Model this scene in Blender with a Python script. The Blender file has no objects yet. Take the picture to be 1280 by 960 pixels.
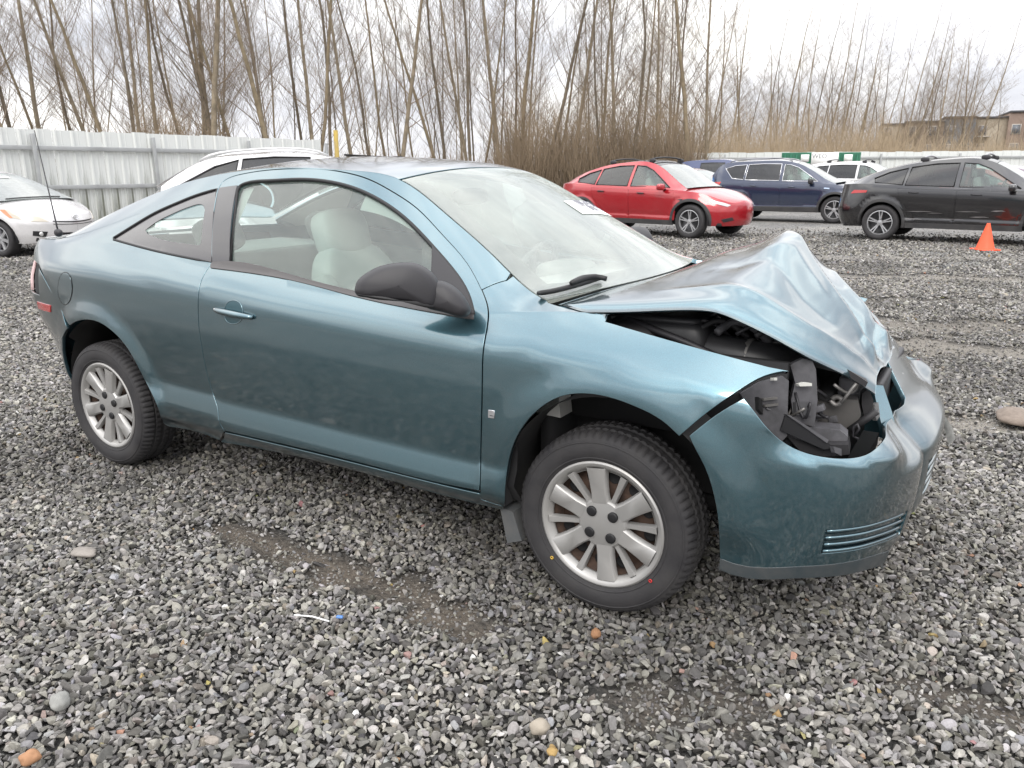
import bpy, bmesh, math, random
import numpy as np
from mathutils import Vector, Matrix
from mathutils.geometry import delaunay_2d_cdt

random.seed(7); RNG = np.random.default_rng(7)
scene = bpy.context.scene
C = scene.collection
R_ = math.radians

# ------------------------------------------------------------------ camera
CAM = np.array([0.9614, -2.9106, 1.3869]); YAW, PITCH, ROLL, FPX = 2.1186, -0.2627, -0.0051, 986.4827
def cam_axes():
    f = np.array([math.cos(PITCH)*math.cos(YAW), math.cos(PITCH)*math.sin(YAW), math.sin(PITCH)])
    r = np.cross(f, [0, 0, 1]); r /= np.linalg.norm(r); u = np.cross(r, f)
    return r*math.cos(ROLL)+u*math.sin(ROLL), -r*math.sin(ROLL)+u*math.cos(ROLL), f
CR, CU, CF = cam_axes()
cam_d = bpy.data.cameras.new('camera'); cam = bpy.data.objects.new('camera', cam_d); C.objects.link(cam)
cam_d.sensor_width = 36; cam_d.lens = FPX*36/1280; cam_d.clip_start = .05; cam_d.clip_end = 2000
M = Matrix.Identity(4)
for i in range(3): M[i][0], M[i][1], M[i][2], M[i][3] = CR[i], CU[i], -CF[i], CAM[i]
cam.matrix_world = M
scene.camera = cam

def proj(X):
    d = np.asarray(X)-CAM; z = d@CF
    return np.stack([640+FPX*(d@CR)/z, 480-FPX*(d@CU)/z], -1)
def ray(px):
    px = np.atleast_2d(np.array(px, float))
    return CF+((px[:, 0]-640)/FPX)[:, None]*CR-((px[:, 1]-480)/FPX)[:, None]*CU
def at(px, axis, val):
    d = ray(px); t = (val-CAM[axis])/d[:, axis]; return CAM+d*t[:, None]
def ground(x, y, z=0.): return at([(x, y)], 2, z)[0]
def deep(x, y, dist):
    """point on the pixel's ray at a horizontal forward distance"""
    d = ray([(x, y)])[0]; fh = np.array([math.cos(YAW), math.sin(YAW), 0]); return CAM+d*(dist/(d@fh))

# ------------------------------------------------------------------ light
scene.view_settings.view_transform = 'Standard'; scene.view_settings.look = 'None'
scene.view_settings.exposure = 0.24; scene.view_settings.gamma = 1
SUN_EL, SUN_AZ = 38, -70          # azimuth: direction the light comes from, degrees from +x towards +y
world = bpy.data.worlds.new('World'); scene.world = world; world.use_nodes = True
wn = world.node_tree; wn.nodes.clear()
def N(tree, typ, **kw):
    n = tree.nodes.new(typ)
    for k, v in kw.items():
        if k.startswith('i_'):
            key = k[2:]; key = int(key) if key.isdigit() else key.replace('_', ' ')
            n.inputs[key].default_value = v
        else: setattr(n, k, v)
    return n
def ramp(tree, fac, stops, interp='LINEAR'):
    n = tree.nodes.new('ShaderNodeValToRGB'); n.color_ramp.interpolation = interp
    el = n.color_ramp.elements
    while len(el) < len(stops): el.new(.5)
    for e, (p, c) in zip(el, stops): e.position = p; e.color = (*c, 1) if len(c) == 3 else c
    tree.links.new(fac, n.inputs[0]); return n
sky = N(wn, 'ShaderNodeTexSky', sky_type='NISHITA', sun_disc=False, sun_elevation=R_(SUN_EL), sun_rotation=R_(90-SUN_AZ), altitude=50, air_density=1.2, dust_density=2.5)
tc = N(wn, 'ShaderNodeTexCoord'); mp = N(wn, 'ShaderNodeMapping'); mp.inputs['Scale'].default_value = (1, 1, 2.6)
wn.links.new(tc.outputs['Generated'], mp.inputs[0])
cl = N(wn, 'ShaderNodeTexNoise', i_Scale=2.2, i_Detail=7., i_Roughness=.58); wn.links.new(mp.outputs[0], cl.inputs[0])
cl2 = N(wn, 'ShaderNodeTexNoise', i_Scale=1.1, i_Detail=3.); wn.links.new(mp.outputs[0], cl2.inputs[0])
crmp = ramp(wn, cl.outputs[0], [(.32, (5.2, 5.35, 5.9)), (.48, (7.6, 7.65, 8.0)), (.62, (11.3, 11.2, 11.0))])
cov = ramp(wn, cl2.outputs[0], [(.30, (.93,)*3), (.62, (1., 1., 1.))])
mx = N(wn, 'ShaderNodeMix', data_type='RGBA'); wn.links.new(cov.outputs[0], mx.inputs[0]); wn.links.new(sky.outputs[0], mx.inputs[6]); wn.links.new(crmp.outputs[0], mx.inputs[7])
# an overcast sky is brightest overhead
sz = N(wn, 'ShaderNodeSeparateXYZ'); wn.links.new(tc.outputs['Generated'], sz.inputs[0]); zr = N(wn, 'ShaderNodeMapRange', i_1=0., i_2=1., i_3=1., i_4=3.); wn.links.new(sz.outputs[2], zr.inputs[0])
vm = N(wn, 'ShaderNodeVectorMath', operation='SCALE'); wn.links.new(mx.outputs[2], vm.inputs[0]); wn.links.new(zr.outputs[0], vm.inputs['Scale'])
bg = N(wn, 'ShaderNodeBackground', i_Strength=.105); wn.links.new(vm.outputs[0], bg.inputs[0])
wo = N(wn, 'ShaderNodeOutputWorld'); wn.links.new(bg.outputs[0], wo.inputs[0])
sun_d = bpy.data.lights.new('sun', 'SUN'); sun_d.energy = 1.3; sun_d.angle = R_(25); sun_d.color = (1, .96, .9)
sun = bpy.data.objects.new('sun', sun_d); C.objects.link(sun)
sv = Vector((math.cos(R_(SUN_AZ))*math.cos(R_(SUN_EL)), math.sin(R_(SUN_AZ))*math.cos(R_(SUN_EL)), math.sin(R_(SUN_EL))))
sun.rotation_euler = sv.to_track_quat('Z', 'Y').to_euler(); sun.location = sv*30

# ------------------------------------------------------------------ helpers: objects
def empty(name, label=None, cat=None, group=None, loc=(0, 0, 0), rz=0, parent=None):
    o = bpy.data.objects.new(name, None); C.objects.link(o); o.location = loc; o.rotation_euler = (0, 0, rz); o.empty_display_size = .2
    if parent: o.parent = parent
    tag(o, label, cat, group); return o
def tag(o, label=None, cat=None, group=None, kind=None):
    for k, v in (('label', label), ('category', cat), ('group', group), ('kind', kind)):
        if v: o[k] = v
    return o
def obj(name, V, F, mat, parent=None, smooth=True, normals=None):
    me = bpy.data.meshes.new(name)
    me.from_pydata([tuple(map(float, v)) for v in V], [], [tuple(int(i) for i in f) for f in F]); me.update()
    if smooth: me.polygons.foreach_set('use_smooth', [True]*len(me.polygons))
    mats = mat if isinstance(mat, (list, tuple)) else [mat]
    for m in mats: me.materials.append(m)
    if normals is not None: me.normals_split_custom_set_from_vertices([tuple(map(float, n)) for n in normals])
    o = bpy.data.objects.new(name, me); C.objects.link(o)
    if parent: o.parent = parent
    return o
def copy_tree(o, parent=None):
    c = o.copy(); C.objects.link(c); c.parent = parent
    for ch in list(o.children): copy_tree(ch, c)
    return c
class MB:
    """collects shapes into one mesh"""
    def __init__(s): s.V = []; s.F = []
    def add(s, V, F):
        b = len(s.V); s.V += [tuple(map(float, v)) for v in V]; s.F += [tuple(int(i)+b for i in f) for f in F]; return s
    def box(s, c, d, rot=None, bev=0):
        c = np.array(c, float); h = np.array(d, float)/2
        if bev <= 0:
            V = np.array([[x, y, z] for x in (-1, 1) for y in (-1, 1) for z in (-1, 1)])*h
            F = [(0, 1, 3, 2), (4, 6, 7, 5), (0, 4, 5, 1), (2, 3, 7, 6), (0, 2, 6, 4), (1, 5, 7, 3)]
        else:
            bm = bmesh.new(); bmesh.ops.create_cube(bm, size=1)
            for v in bm.verts: v.co = Vector([v.co[i]*h[i]*2 for i in range(3)])
            bmesh.ops.bevel(bm, geom=list(bm.edges), offset=min(bev, h.min()*.95), segments=2, profile=.6, affect='EDGES')
            bm.verts.index_update(); V = np.array([v.co[:] for v in bm.verts]); F = [[v.index for v in f.verts] for f in bm.faces]; bm.free()
        if rot is not None: V = V@np.array(Matrix(rot) if not hasattr(rot, 'to_matrix') else rot.to_matrix()).T
        return s.add(V+c, F)
    def tube(s, pts, r, n=6, cap=True):
        pts = np.array(pts, float); m = len(pts); r = np.broadcast_to(np.array(r, float), (m,))
        t = np.gradient(pts, axis=0); t /= np.linalg.norm(t, axis=1)[:, None]+1e-12
        a = np.array([0, 0, 1.]) if abs(t[0][2]) < .9 else np.array([1., 0, 0]); V = []
        e = np.cross(t[0], a); e /= np.linalg.norm(e)
        for i in range(m):
            e = e-t[i]*(e@t[i]); e /= np.linalg.norm(e)+1e-12; b = np.cross(t[i], e)
            for k in range(n):
                q = 2*math.pi*k/n; V.append(pts[i]+r[i]*(math.cos(q)*e+math.sin(q)*b))
        F = [(i*n+k, i*n+(k+1) % n, (i+1)*n+(k+1) % n, (i+1)*n+k) for i in range(m-1) for k in range(n)]
        if cap: F += [tuple(range(n))[::-1], tuple((m-1)*n+k for k in range(n))]
        return s.add(V, F)
    def sup(s, c, d, e=.5, n=14, fn=None, rot=None):
        """superellipsoid: e small = boxy"""
        u = np.linspace(-math.pi/2, math.pi/2, n); w = np.linspace(-math.pi, math.pi, 2*n, endpoint=False)
        sp = lambda a, p: np.sign(a)*np.abs(a)**p
        V = []
        for a in u:
            for b in w: V.append((sp(math.cos(a), e)*sp(math.cos(b), e), sp(math.cos(a), e)*sp(math.sin(b), e), sp(math.sin(a), e)))
        V = np.array(V)*np.array(d)/2; m = 2*n
        if fn is not None: V = fn(V)
        if rot is not None: V = V@np.array(Matrix(rot)).T
        F = [(i*m+k, i*m+(k+1) % m, (i+1)*m+(k+1) % m, (i+1)*m+k) for i in range(n-1) for k in range(m)]
        return s.add(V+np.array(c, float), F)
    def lathe(s, prof, c=(0, 0, 0), n=48, axis=1):
        """prof: (radius, along-axis)"""
        V = []; m = len(prof)
        for k in range(n):
            q = 2*math.pi*k/n
            for r, h in prof: V.append((c[0]+r*math.cos(q), c[1]+h, c[2]+r*math.sin(q)) if axis == 1 else (c[0]+r*math.cos(q), c[1]+r*math.sin(q), c[2]+h))
        F = [(k*m+j, k*m+j+1, ((k+1) % n)*m+j+1, ((k+1) % n)*m+j) for k in range(n) for j in range(m-1)]
        if axis == 1: F = [f[::-1] for f in F]
        return s.add(V, F)
    def prism(s, poly, h0, h1, axis=1):
        """extrude polygon (2d) along an axis (1: poly is x,z ; 2: poly is x,y)"""
        n = len(poly); mk = (lambda p, h: (p[0], h, p[1])) if axis == 1 else (lambda p, h: (p[0], p[1], h))
        V = [mk(p, h0) for p in poly]+[mk(p, h1) for p in poly]
        return s.add(V, [tuple(range(n)), tuple(range(2*n-1, n-1, -1))]+[(i, i+n, (i+1) % n+n, (i+1) % n) for i in range(n)])
    def build(s, name, mat, parent=None, smooth=True, auto=None):
        o = obj(name, s.V, s.F, mat, parent, smooth)
        if auto is not None:
            bm = bmesh.new(); bm.from_mesh(o.data); bmesh.ops.recalc_face_normals(bm, faces=list(bm.faces))
            for e in bm.edges: e.smooth = len(e.link_faces) == 2 and e.calc_face_angle(3.) < R_(auto)
            bm.to_mesh(o.data); bm.free()
        return o

# ------------------------------------------------------------------ helpers: materials
MATS = {}
def mat(name, col, rough=.5, metal=0., coat=0., spec=.5, bump=None, var=None, emit=None, coat_rough=.03):
    """procedural material: base colour, optional (scale, amount) colour variation and (scale, strength, distance) bump"""
    if name in MATS: return MATS[name]
    m = bpy.data.materials.new(name); m.use_nodes = True; t = m.node_tree; b = t.nodes['Principled BSDF']
    b.inputs['Base Color'].default_value = (*col, 1); b.inputs['Roughness'].default_value = rough; b.inputs['Metallic'].default_value = metal
    b.inputs['Coat Weight'].default_value = coat; b.inputs['Coat Roughness'].default_value = coat_rough; b.inputs['Specular IOR Level'].default_value = spec
    co = N(t, 'ShaderNodeTexCoord')
    if var:
        nz = N(t, 'ShaderNodeTexNoise', i_Scale=var[0], i_Detail=6., i_Roughness=.65); t.links.new(co.outputs['Object'], nz.inputs[0])
        c2 = var[2] if len(var) > 2 else tuple(c*.45 for c in col)
        rp = ramp(t, nz.outputs[0], [(.32, tuple(a*var[1]+c*(1-var[1]) for a, c in zip(c2, col))), (.62, col)]); t.links.new(rp.outputs[0], b.inputs['Base Color'])
        rr = ramp(t, nz.outputs[0], [(.3, (min(1, rough+.18),)*3), (.65, (rough,)*3)]); t.links.new(rr.outputs[0], b.inputs['Roughness'])
    if bump:
        nb = N(t, 'ShaderNodeTexNoise', i_Scale=bump[0], i_Detail=4.); t.links.new(co.outputs['Object'], nb.inputs[0])
        bp = N(t, 'ShaderNodeBump', i_Strength=bump[1], i_Distance=bump[2]); t.links.new(nb.outputs[0], bp.inputs['Height']); t.links.new(bp.outputs[0], b.inputs['Normal'])
    if emit: b.inputs['Emission Color'].default_value = (*col, 1); b.inputs['Emission Strength'].default_value = emit
    MATS[name] = m; return m
def paint(name, col, metal=.5, dirt=.25, rough=.38, dirtcol=(.20, .19, .17), scuff=False, ior=1.6, flop=0.):
    """car paint: flake base under clear coat, with a film of road dust that thickens towards the sill"""
    if name in MATS: return MATS[name]
    m = bpy.data.materials.new(name); m.use_nodes = True; t = m.node_tree; b = t.nodes['Principled BSDF']; L = t.links.new
    co = N(t, 'ShaderNodeTexCoord')
    fl = N(t, 'ShaderNodeTexNoise', i_Scale=900., i_Detail=1.); L(co.outputs['Object'], fl.inputs[0])
    r1 = ramp(t, fl.outputs[0], [(.35, tuple(c*.82 for c in col)), (.65, tuple(min(1, c*1.18) for c in col))])
    dn = N(t, 'ShaderNodeTexNoise', i_Scale=3.2, i_Detail=8., i_Roughness=.7); L(co.outputs['Object'], dn.inputs[0])
    sx = N(t, 'ShaderNodeSeparateXYZ'); L(co.outputs['Object'], sx.inputs[0])
    zr = N(t, 'ShaderNodeMapRange', i_1=.22, i_2=.62, i_3=1., i_4=.18); L(sx.outputs[2], zr.inputs[0])
    mu = N(t, 'ShaderNodeMath', operation='MULTIPLY'); dr = ramp(t, dn.outputs[0], [(.40, (0, 0, 0)), (.72, (1, 1, 1))]); L(dr.outputs[0], mu.inputs[0]); L(zr.outputs[0], mu.inputs[1])
    m2 = N(t, 'ShaderNodeMath', operation='MULTIPLY', i_1=dirt); L(mu.outputs[0], m2.inputs[0])
    mxc = N(t, 'ShaderNodeMix', data_type='RGBA'); L(m2.outputs[0], mxc.inputs[0]); fl2 = N(t, 'ShaderNodeLayerWeight', i_Blend=.5); fp = N(t, 'ShaderNodeMath', operation='POWER', i_1=1.15); L(fl2.outputs['Facing'], fp.inputs[0]); fm = N(t, 'ShaderNodeMath', operation='MULTIPLY', i_1=flop); L(fp.outputs[0], fm.inputs[0]); mfl = N(t, 'ShaderNodeMix', data_type='RGBA'); L(fm.outputs[0], mfl.inputs[0]); L(r1.outputs[0], mfl.inputs[6]); g_ = sum(col)/3*.42; mfl.inputs[7].default_value = (g_*.8, g_*1.04, g_*1.1, 1)
    L(mfl.outputs[2], mxc.inputs[6]); mxc.inputs[7].default_value = (*dirtcol, 1)
    L(mxc.outputs[2], b.inputs['Base Color'])
    cw = N(t, 'ShaderNodeMath', operation='SUBTRACT', i_0=1.); L(m2.outputs[0], cw.inputs[1]); L(cw.outputs[0], b.inputs['Coat Weight'])
    if scuff:     # pale scrapes on the bumper corner
        mq = N(t, 'ShaderNodeMapping'); mq.inputs['Scale'].default_value = (9, 26, 7); mq.inputs['Rotation'].default_value = (.5, .35, .2); L(co.outputs['Object'], mq.inputs[0]); sn = N(t, 'ShaderNodeTexNoise', i_Scale=1.6, i_Detail=9., i_Roughness=.72, i_Distortion=.8); L(mq.outputs[0], sn.inputs[0])
        sr = ramp(t, sn.outputs[0], [(.665, (0, 0, 0)), (.69, (1, 1, 1))]); mk = N(t, 'ShaderNodeMapRange', i_1=.74, i_2=.82, i_3=0., i_4=.75); L(sx.outputs[0], mk.inputs[0]); sm3 = N(t, 'ShaderNodeMath', operation='MULTIPLY'); L(sr.outputs[0], sm3.inputs[0]); L(mk.outputs[0], sm3.inputs[1])
        mxs = N(t, 'ShaderNodeMix', data_type='RGBA'); L(sm3.outputs[0], mxs.inputs[0]); L(mxc.outputs[2], mxs.inputs[6]); mxs.inputs[7].default_value = (.62, .66, .66, 1); L(mxs.outputs[2], b.inputs['Base Color'])
    b.inputs['Metallic'].default_value = metal; b.inputs['Roughness'].default_value = rough; b.inputs['Coat Roughness'].default_value = .075; b.inputs['Coat IOR'].default_value = ior
    ob = N(t, 'ShaderNodeTexNoise', i_Scale=2.0, i_Detail=1.); L(co.outputs['Object'], ob.inputs[0])
    bp = N(t, 'ShaderNodeBump', i_Strength=.02, i_Distance=.01); L(ob.outputs[0], bp.inputs['Height']); L(bp.outputs[0], b.inputs['Normal']); L(bp.outputs[0], b.inputs['Coat Normal'])
    MATS[name] = m; return m
def glass(name, tint=(.62, .76, .71), refl=1., haze=.04, hazecol=(.6, .63, .6)):
    """single pane of automotive glass: tinted see-through, mirror by Fresnel, a little dust and a pale diffuse haze"""
    if name in MATS: return MATS[name]
    m = bpy.data.materials.new(name); m.use_nodes = True; t = m.node_tree; t.nodes.clear(); L = t.links.new
    tr = N(t, 'ShaderNodeBsdfTransparent'); tr.inputs[0].default_value = (*tint, 1)
    gl = N(t, 'ShaderNodeBsdfGlossy'); gl.inputs['Roughness'].default_value = .01; gl.inputs[0].default_value = (refl, refl, refl, 1)
    fr = N(t, 'ShaderNodeFresnel', i_IOR=1.62); a = N(t, 'ShaderNodeMixShader'); L(fr.outputs[0], a.inputs[0]); L(tr.outputs[0], a.inputs[1]); L(gl.outputs[0], a.inputs[2])
    df = N(t, 'ShaderNodeBsdfDiffuse'); df.inputs[0].default_value = (*hazecol, 1)
    co = N(t, 'ShaderNodeTexCoord'); nz = N(t, 'ShaderNodeTexNoise', i_Scale=14., i_Detail=9., i_Roughness=.75); L(co.outputs['Object'], nz.inputs[0])
    rp = ramp(t, nz.outputs[0], [(.3, (haze*.8,)*3), (.7, (haze*1.2,)*3)])
    b = N(t, 'ShaderNodeMixShader'); L(rp.outputs[0], b.inputs[0]); L(a.outputs[0], b.inputs[1]); L(df.outputs[0], b.inputs[2])
    o = N(t, 'ShaderNodeOutputMaterial'); L(b.outputs[0], o.inputs[0]); MATS[name] = m; return m
BLACK = mat('black_trim', (.022, .021, .024), .5, bump=(600, .25, .001))
RUBBER = mat('rubber', (.021, .020, .022), .68, bump=(140, .3, .002), var=(9, .45, (.058, .055, .053)))
DARK = mat('dark_cavity', (.012, .012, .013), .8)
GASKET = mat('gasket', (.008, .008, .009), .55)
CHROME = mat('chrome', (.75, .75, .76), .12, 1.)
SILVER = mat('silver_plastic', (.40, .395, .385), .38, .6, var=(7, .3, (.36, .34, .31)))
RUST = mat('rusty_steel', (.10, .062, .045), .8, .2, var=(22, .8, (.03, .025, .024)))
LAMPRED = mat('red_lens', (.42, .02, .02), .12, 0, 1.)
LAMPCLR = mat('clear_lens', (.62, .62, .6), .1, .3, 1.)

# ------------------------------------------------------------------ helpers: curves and surfaces
def ns(xs, ys):
    """natural cubic spline, linear outside"""
    x = np.array(xs, float); y = np.array(ys, float); n = len(x); h = np.diff(x)
    A = np.zeros((n, n)); rhs = np.zeros((n,)+y.shape[1:]); A[0, 0] = A[-1, -1] = 1
    for i in range(1, n-1):
        A[i, i-1], A[i, i], A[i, i+1] = h[i-1], 2*(h[i-1]+h[i]), h[i]; rhs[i] = 6*((y[i+1]-y[i])/h[i]-(y[i]-y[i-1])/h[i-1])
    m = np.linalg.solve(A, rhs)
    def f(t):
        t = np.asarray(t, float); tc_ = np.clip(t, x[0], x[-1]); i = np.clip(np.searchsorted(x, tc_)-1, 0, n-2)
        a = (x[i+1]-tc_); b = (tc_-x[i]); hh = h[i]
        if y.ndim > 1: a = a[..., None]; b = b[..., None]; hh = hh[..., None]
        v = m[i]*a**3/(6*hh)+m[i+1]*b**3/(6*hh)+(y[i]/hh-m[i]*hh/6)*a+(y[i+1]/hh-m[i+1]*hh/6)*b
        if y.ndim == 1:
            v = v+np.minimum(t-x[0], 0)*((y[1]-y[0])/h[0])+np.maximum(t-x[-1], 0)*((y[-1]-y[-2])/h[-1])
        return v
    return f
def pl(xs, ys): return lambda t: np.interp(t, xs, ys)
def mono(xs, ys):
    """monotone cubic through the points, constant outside"""
    x = np.array(xs, float); y = np.array(ys, float); h = np.diff(x); d = np.diff(y)/h; m = np.zeros(len(x))
    m[1:-1] = np.where(d[:-1]*d[1:] > 0, 2*d[:-1]*d[1:]/(d[:-1]+d[1:]+1e-15), 0); m[0] = d[0]; m[-1] = d[-1]
    def f(t):
        t = np.clip(np.asarray(t, float), x[0], x[-1]); i = np.clip(np.searchsorted(x, t)-1, 0, len(h)-1); s = (t-x[i])/h[i]
        return y[i]*(2*s**3-3*s**2+1)+h[i]*m[i]*(s**3-2*s**2+s)+y[i+1]*(-2*s**3+3*s**2)+h[i]*m[i+1]*(s**3-s**2)
    return f
def sm(a, b, x): t = np.clip((x-a)/(b-a), 0, 1); return t*t*(3-2*t)
def smooth(pts, k=4, closed=False):
    """curve through the points (chord-length spline)"""
    p = np.array(pts, float)
    if len(p) < 3:
        return np.stack([np.linspace(p[0][j], p[-1][j], k+1) for j in range(p.shape[1])], -1)
    t = np.concatenate([[0], np.cumsum(np.linalg.norm(np.diff(p, axis=0), axis=1))]); f = ns(t, p)
    tt = np.concatenate([np.linspace(t[i], t[i+1], k, endpoint=False) for i in range(len(t)-1)]+[[t[-1]]])
    return f(tt)
def inside(poly, q):
    x, y = q[:, 0], q[:, 1]; r = np.zeros(len(q), bool); n = len(poly)
    for i in range(n):
        x0, y0 = poly[i]; x1, y1 = poly[(i+1) % n]
        if y0 == y1: continue
        c = ((y0 > y) != (y1 > y)) & (x < (x1-x0)*(y-y0)/(y1-y0)+x0); r ^= c
    return r
def seg_dist(poly, q):
    d = np.full(len(q), 1e9); n = len(poly)
    for i in range(n):
        a = poly[i]; b = poly[(i+1) % n]; ab = b-a; l = ab@ab
        if l < 1e-12: continue
        t = np.clip(((q-a)@ab)/l, 0, 1); d = np.minimum(d, np.linalg.norm(q-a-t[:, None]*ab, axis=1))
    return d
def clean(poly, eps=.004):
    out = [np.array(poly[0], float)]
    for p in poly[1:]:
        if np.linalg.norm(np.array(p)-out[-1]) > eps: out.append(np.array(p, float))
    if len(out) > 1 and np.linalg.norm(out[0]-out[-1]) <= eps: out.pop()
    return np.array(out)
def refine(poly, h):
    out = []
    for i in range(len(poly)):
        a = poly[i]; b = poly[(i+1) % len(poly)]; n = max(1, int(np.ceil(np.linalg.norm(b-a)/h)))
        out += [a+(b-a)*k/n for k in range(n)]
    return np.array(out)
def area(poly): x, y = poly[:, 0], poly[:, 1]; return .5*np.sum(x*np.roll(y, -1)-np.roll(x, -1)*y)
def inset(poly, d):
    if area(poly) < 0: poly = poly[::-1]
    e = np.roll(poly, -1, 0)-poly; e /= np.linalg.norm(e, axis=1)[:, None]+1e-12; nrm = np.stack([-e[:, 1], e[:, 0]], -1)
    n2 = nrm+np.roll(nrm, 1, 0); l = np.linalg.norm(n2, axis=1)[:, None]; n2 = n2/np.maximum(l, .6)
    return poly+n2*d*np.minimum(1.5, 2/np.maximum(l, .8))
def normals(S, P, e=2e-3):
    a = S(P[:, 0]+e, P[:, 1])-S(P[:, 0]-e, P[:, 1]); b = S(P[:, 0], P[:, 1]+e)-S(P[:, 0], P[:, 1]-e)
    n = np.cross(a, b); return n/(np.linalg.norm(n, axis=1)[:, None]+1e-12)
def panel(name, S, poly, mt, parent=None, h=.03, gap=.0025, hem=.014, holes=(), off=0., disp=None):
    """cut a polygon (surface coordinates, about metres) out of surface S, with folded-in edges"""
    poly = refine(clean(inset(clean(poly), gap)), h); loops = [poly]
    for q in holes: loops.append(refine(clean(inset(clean(q), -gap)), h))
    lo, hi = poly.min(0), poly.max(0)
    gx, gy = np.meshgrid(np.arange(lo[0]+h/2, hi[0], h), np.arange(lo[1]+h/2, hi[1], h)); g = np.stack([gx.ravel(), gy.ravel()], -1)
    ok = inside(poly, g)
    for q in loops[1:]: ok &= ~inside(q, g)
    g = g[ok]
    for q in loops:
        if len(g): g = g[seg_dist(q, g) > h*.45]
    pts = np.concatenate(loops+[g]); edges = []; b = 0
    for q in loops: n = len(q); edges += [(b+i, b+(i+1) % n) for i in range(n)]; b += n
    vo, _, fo, *_ = delaunay_2d_cdt([Vector(p) for p in pts], edges, [], 0, 1e-6)
    P = np.array([v[:] for v in vo]); F = np.array([tuple(f) for f in fo if len(f) == 3]); c = P[F].mean(1)
    ok = inside(poly, c)
    for q in loops[1:]: ok &= ~inside(q, c)
    F = F[ok]
    a = P[F]; ar = (a[:, 1, 0]-a[:, 0, 0])*(a[:, 2, 1]-a[:, 0, 1])-(a[:, 2, 0]-a[:, 0, 0])*(a[:, 1, 1]-a[:, 0, 1]); F[ar < 0] = F[ar < 0][:, ::-1]
    Nn = normals(S, P); X = S(P[:, 0], P[:, 1])+Nn*off
    if disp is not None: X, Nn = disp(X, Nn, P)
    V = list(X); NN = list(Nn); FF = [tuple(f) for f in F]
    if hem > 0:
        from collections import Counter
        cnt = {}
        for f in FF:
            for i in range(3): e = (f[i], f[(i+1) % 3]); cnt[e] = 1
        bnd = [e for e in cnt if (e[1], e[0]) not in cnt]
        outd = {}
        for (i, j) in bnd:
            d = np.cross(X[j]-X[i], Nn[i])
            for k in (i, j): outd[k] = outd.get(k, 0)+d
        m1 = {}; m2 = {}
        for k, d in outd.items():
            d = d/(np.linalg.norm(d)+1e-12)
            m1[k] = len(V); V.append(X[k]+d*.0018-Nn[k]*.0022); nn = d+Nn[k]*.15; NN.append(nn/np.linalg.norm(nn))
            m2[k] = len(V); V.append(X[k]+d*.0012-Nn[k]*hem); nn = d-Nn[k]*.1; NN.append(nn/np.linalg.norm(nn))
        for (i, j) in bnd: FF += [(j, i, m1[i], m1[j]), (m1[j], m1[i], m2[i], m2[j])]
    return obj(name, V, FF, mt, parent, True, NN)
def sheet(name, fn, nu, nv, mt, parent=None, ur=(0, 1), vr=(0, 1), closed=False):
    u = np.linspace(*ur, nu); v = np.linspace(*vr, nv); uu, vv = np.meshgrid(u, v, indexing='ij')
    X = fn(uu.ravel(), vv.ravel()); F = [(i*nv+j, (i+1)*nv+j, (i+1)*nv+j+1, i*nv+j+1) for i in range(nu-1) for j in range(nv-1)]
    return obj(name, X, F, mt, parent)
_GRID = {}
def invert(S, px, ur, wr, target=proj, n=(200, 90), front=True):
    """surface coordinates of photo points (or of any other 2-d target map)"""
    px = np.atleast_2d(np.array(px, float))
    key = (getattr(S, '__self__', S), getattr(S, '__name__', ''), ur, wr, target)
    if key not in _GRID:
        u = np.linspace(*ur, n[0]); w = np.linspace(*wr, n[1]); uu, ww = [a.ravel() for a in np.meshgrid(u, w, indexing='ij')]
        X = S(uu, ww); q = target(X)
        if front:
            nn = normals(S, np.stack([uu, ww], -1)); q = np.where(((CAM-X)*nn).sum(1)[:, None] > 0, q, 1e9)
        _GRID[key] = (uu, ww, q)
    uu, ww, q = _GRID[key]
    out = np.array([[uu[k], ww[k]] for k in [np.argmin(((q-p)**2).sum(1)) for p in px]])
    for _ in range(14):
        e = 1e-4; f0 = target(S(out[:, 0], out[:, 1])); r = px-f0
        a = (target(S(out[:, 0]+e, out[:, 1]))-f0)/e; b = (target(S(out[:, 0], out[:, 1]+e))-f0)/e
        det = a[:, 0]*b[:, 1]-a[:, 1]*b[:, 0]; det = np.where(abs(det) < 1e-9, 1e-9, det)
        du = (r[:, 0]*b[:, 1]-r[:, 1]*b[:, 0])/det; dw = (a[:, 0]*r[:, 1]-a[:, 1]*r[:, 0])/det
        out[:, 0] += np.clip(du, -.08, .08); out[:, 1] += np.clip(dw, -.08, .08)
    return out
WB_, WT_ = .75, 1.2      # surface height coordinate at the belt line and at the roof rail
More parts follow.
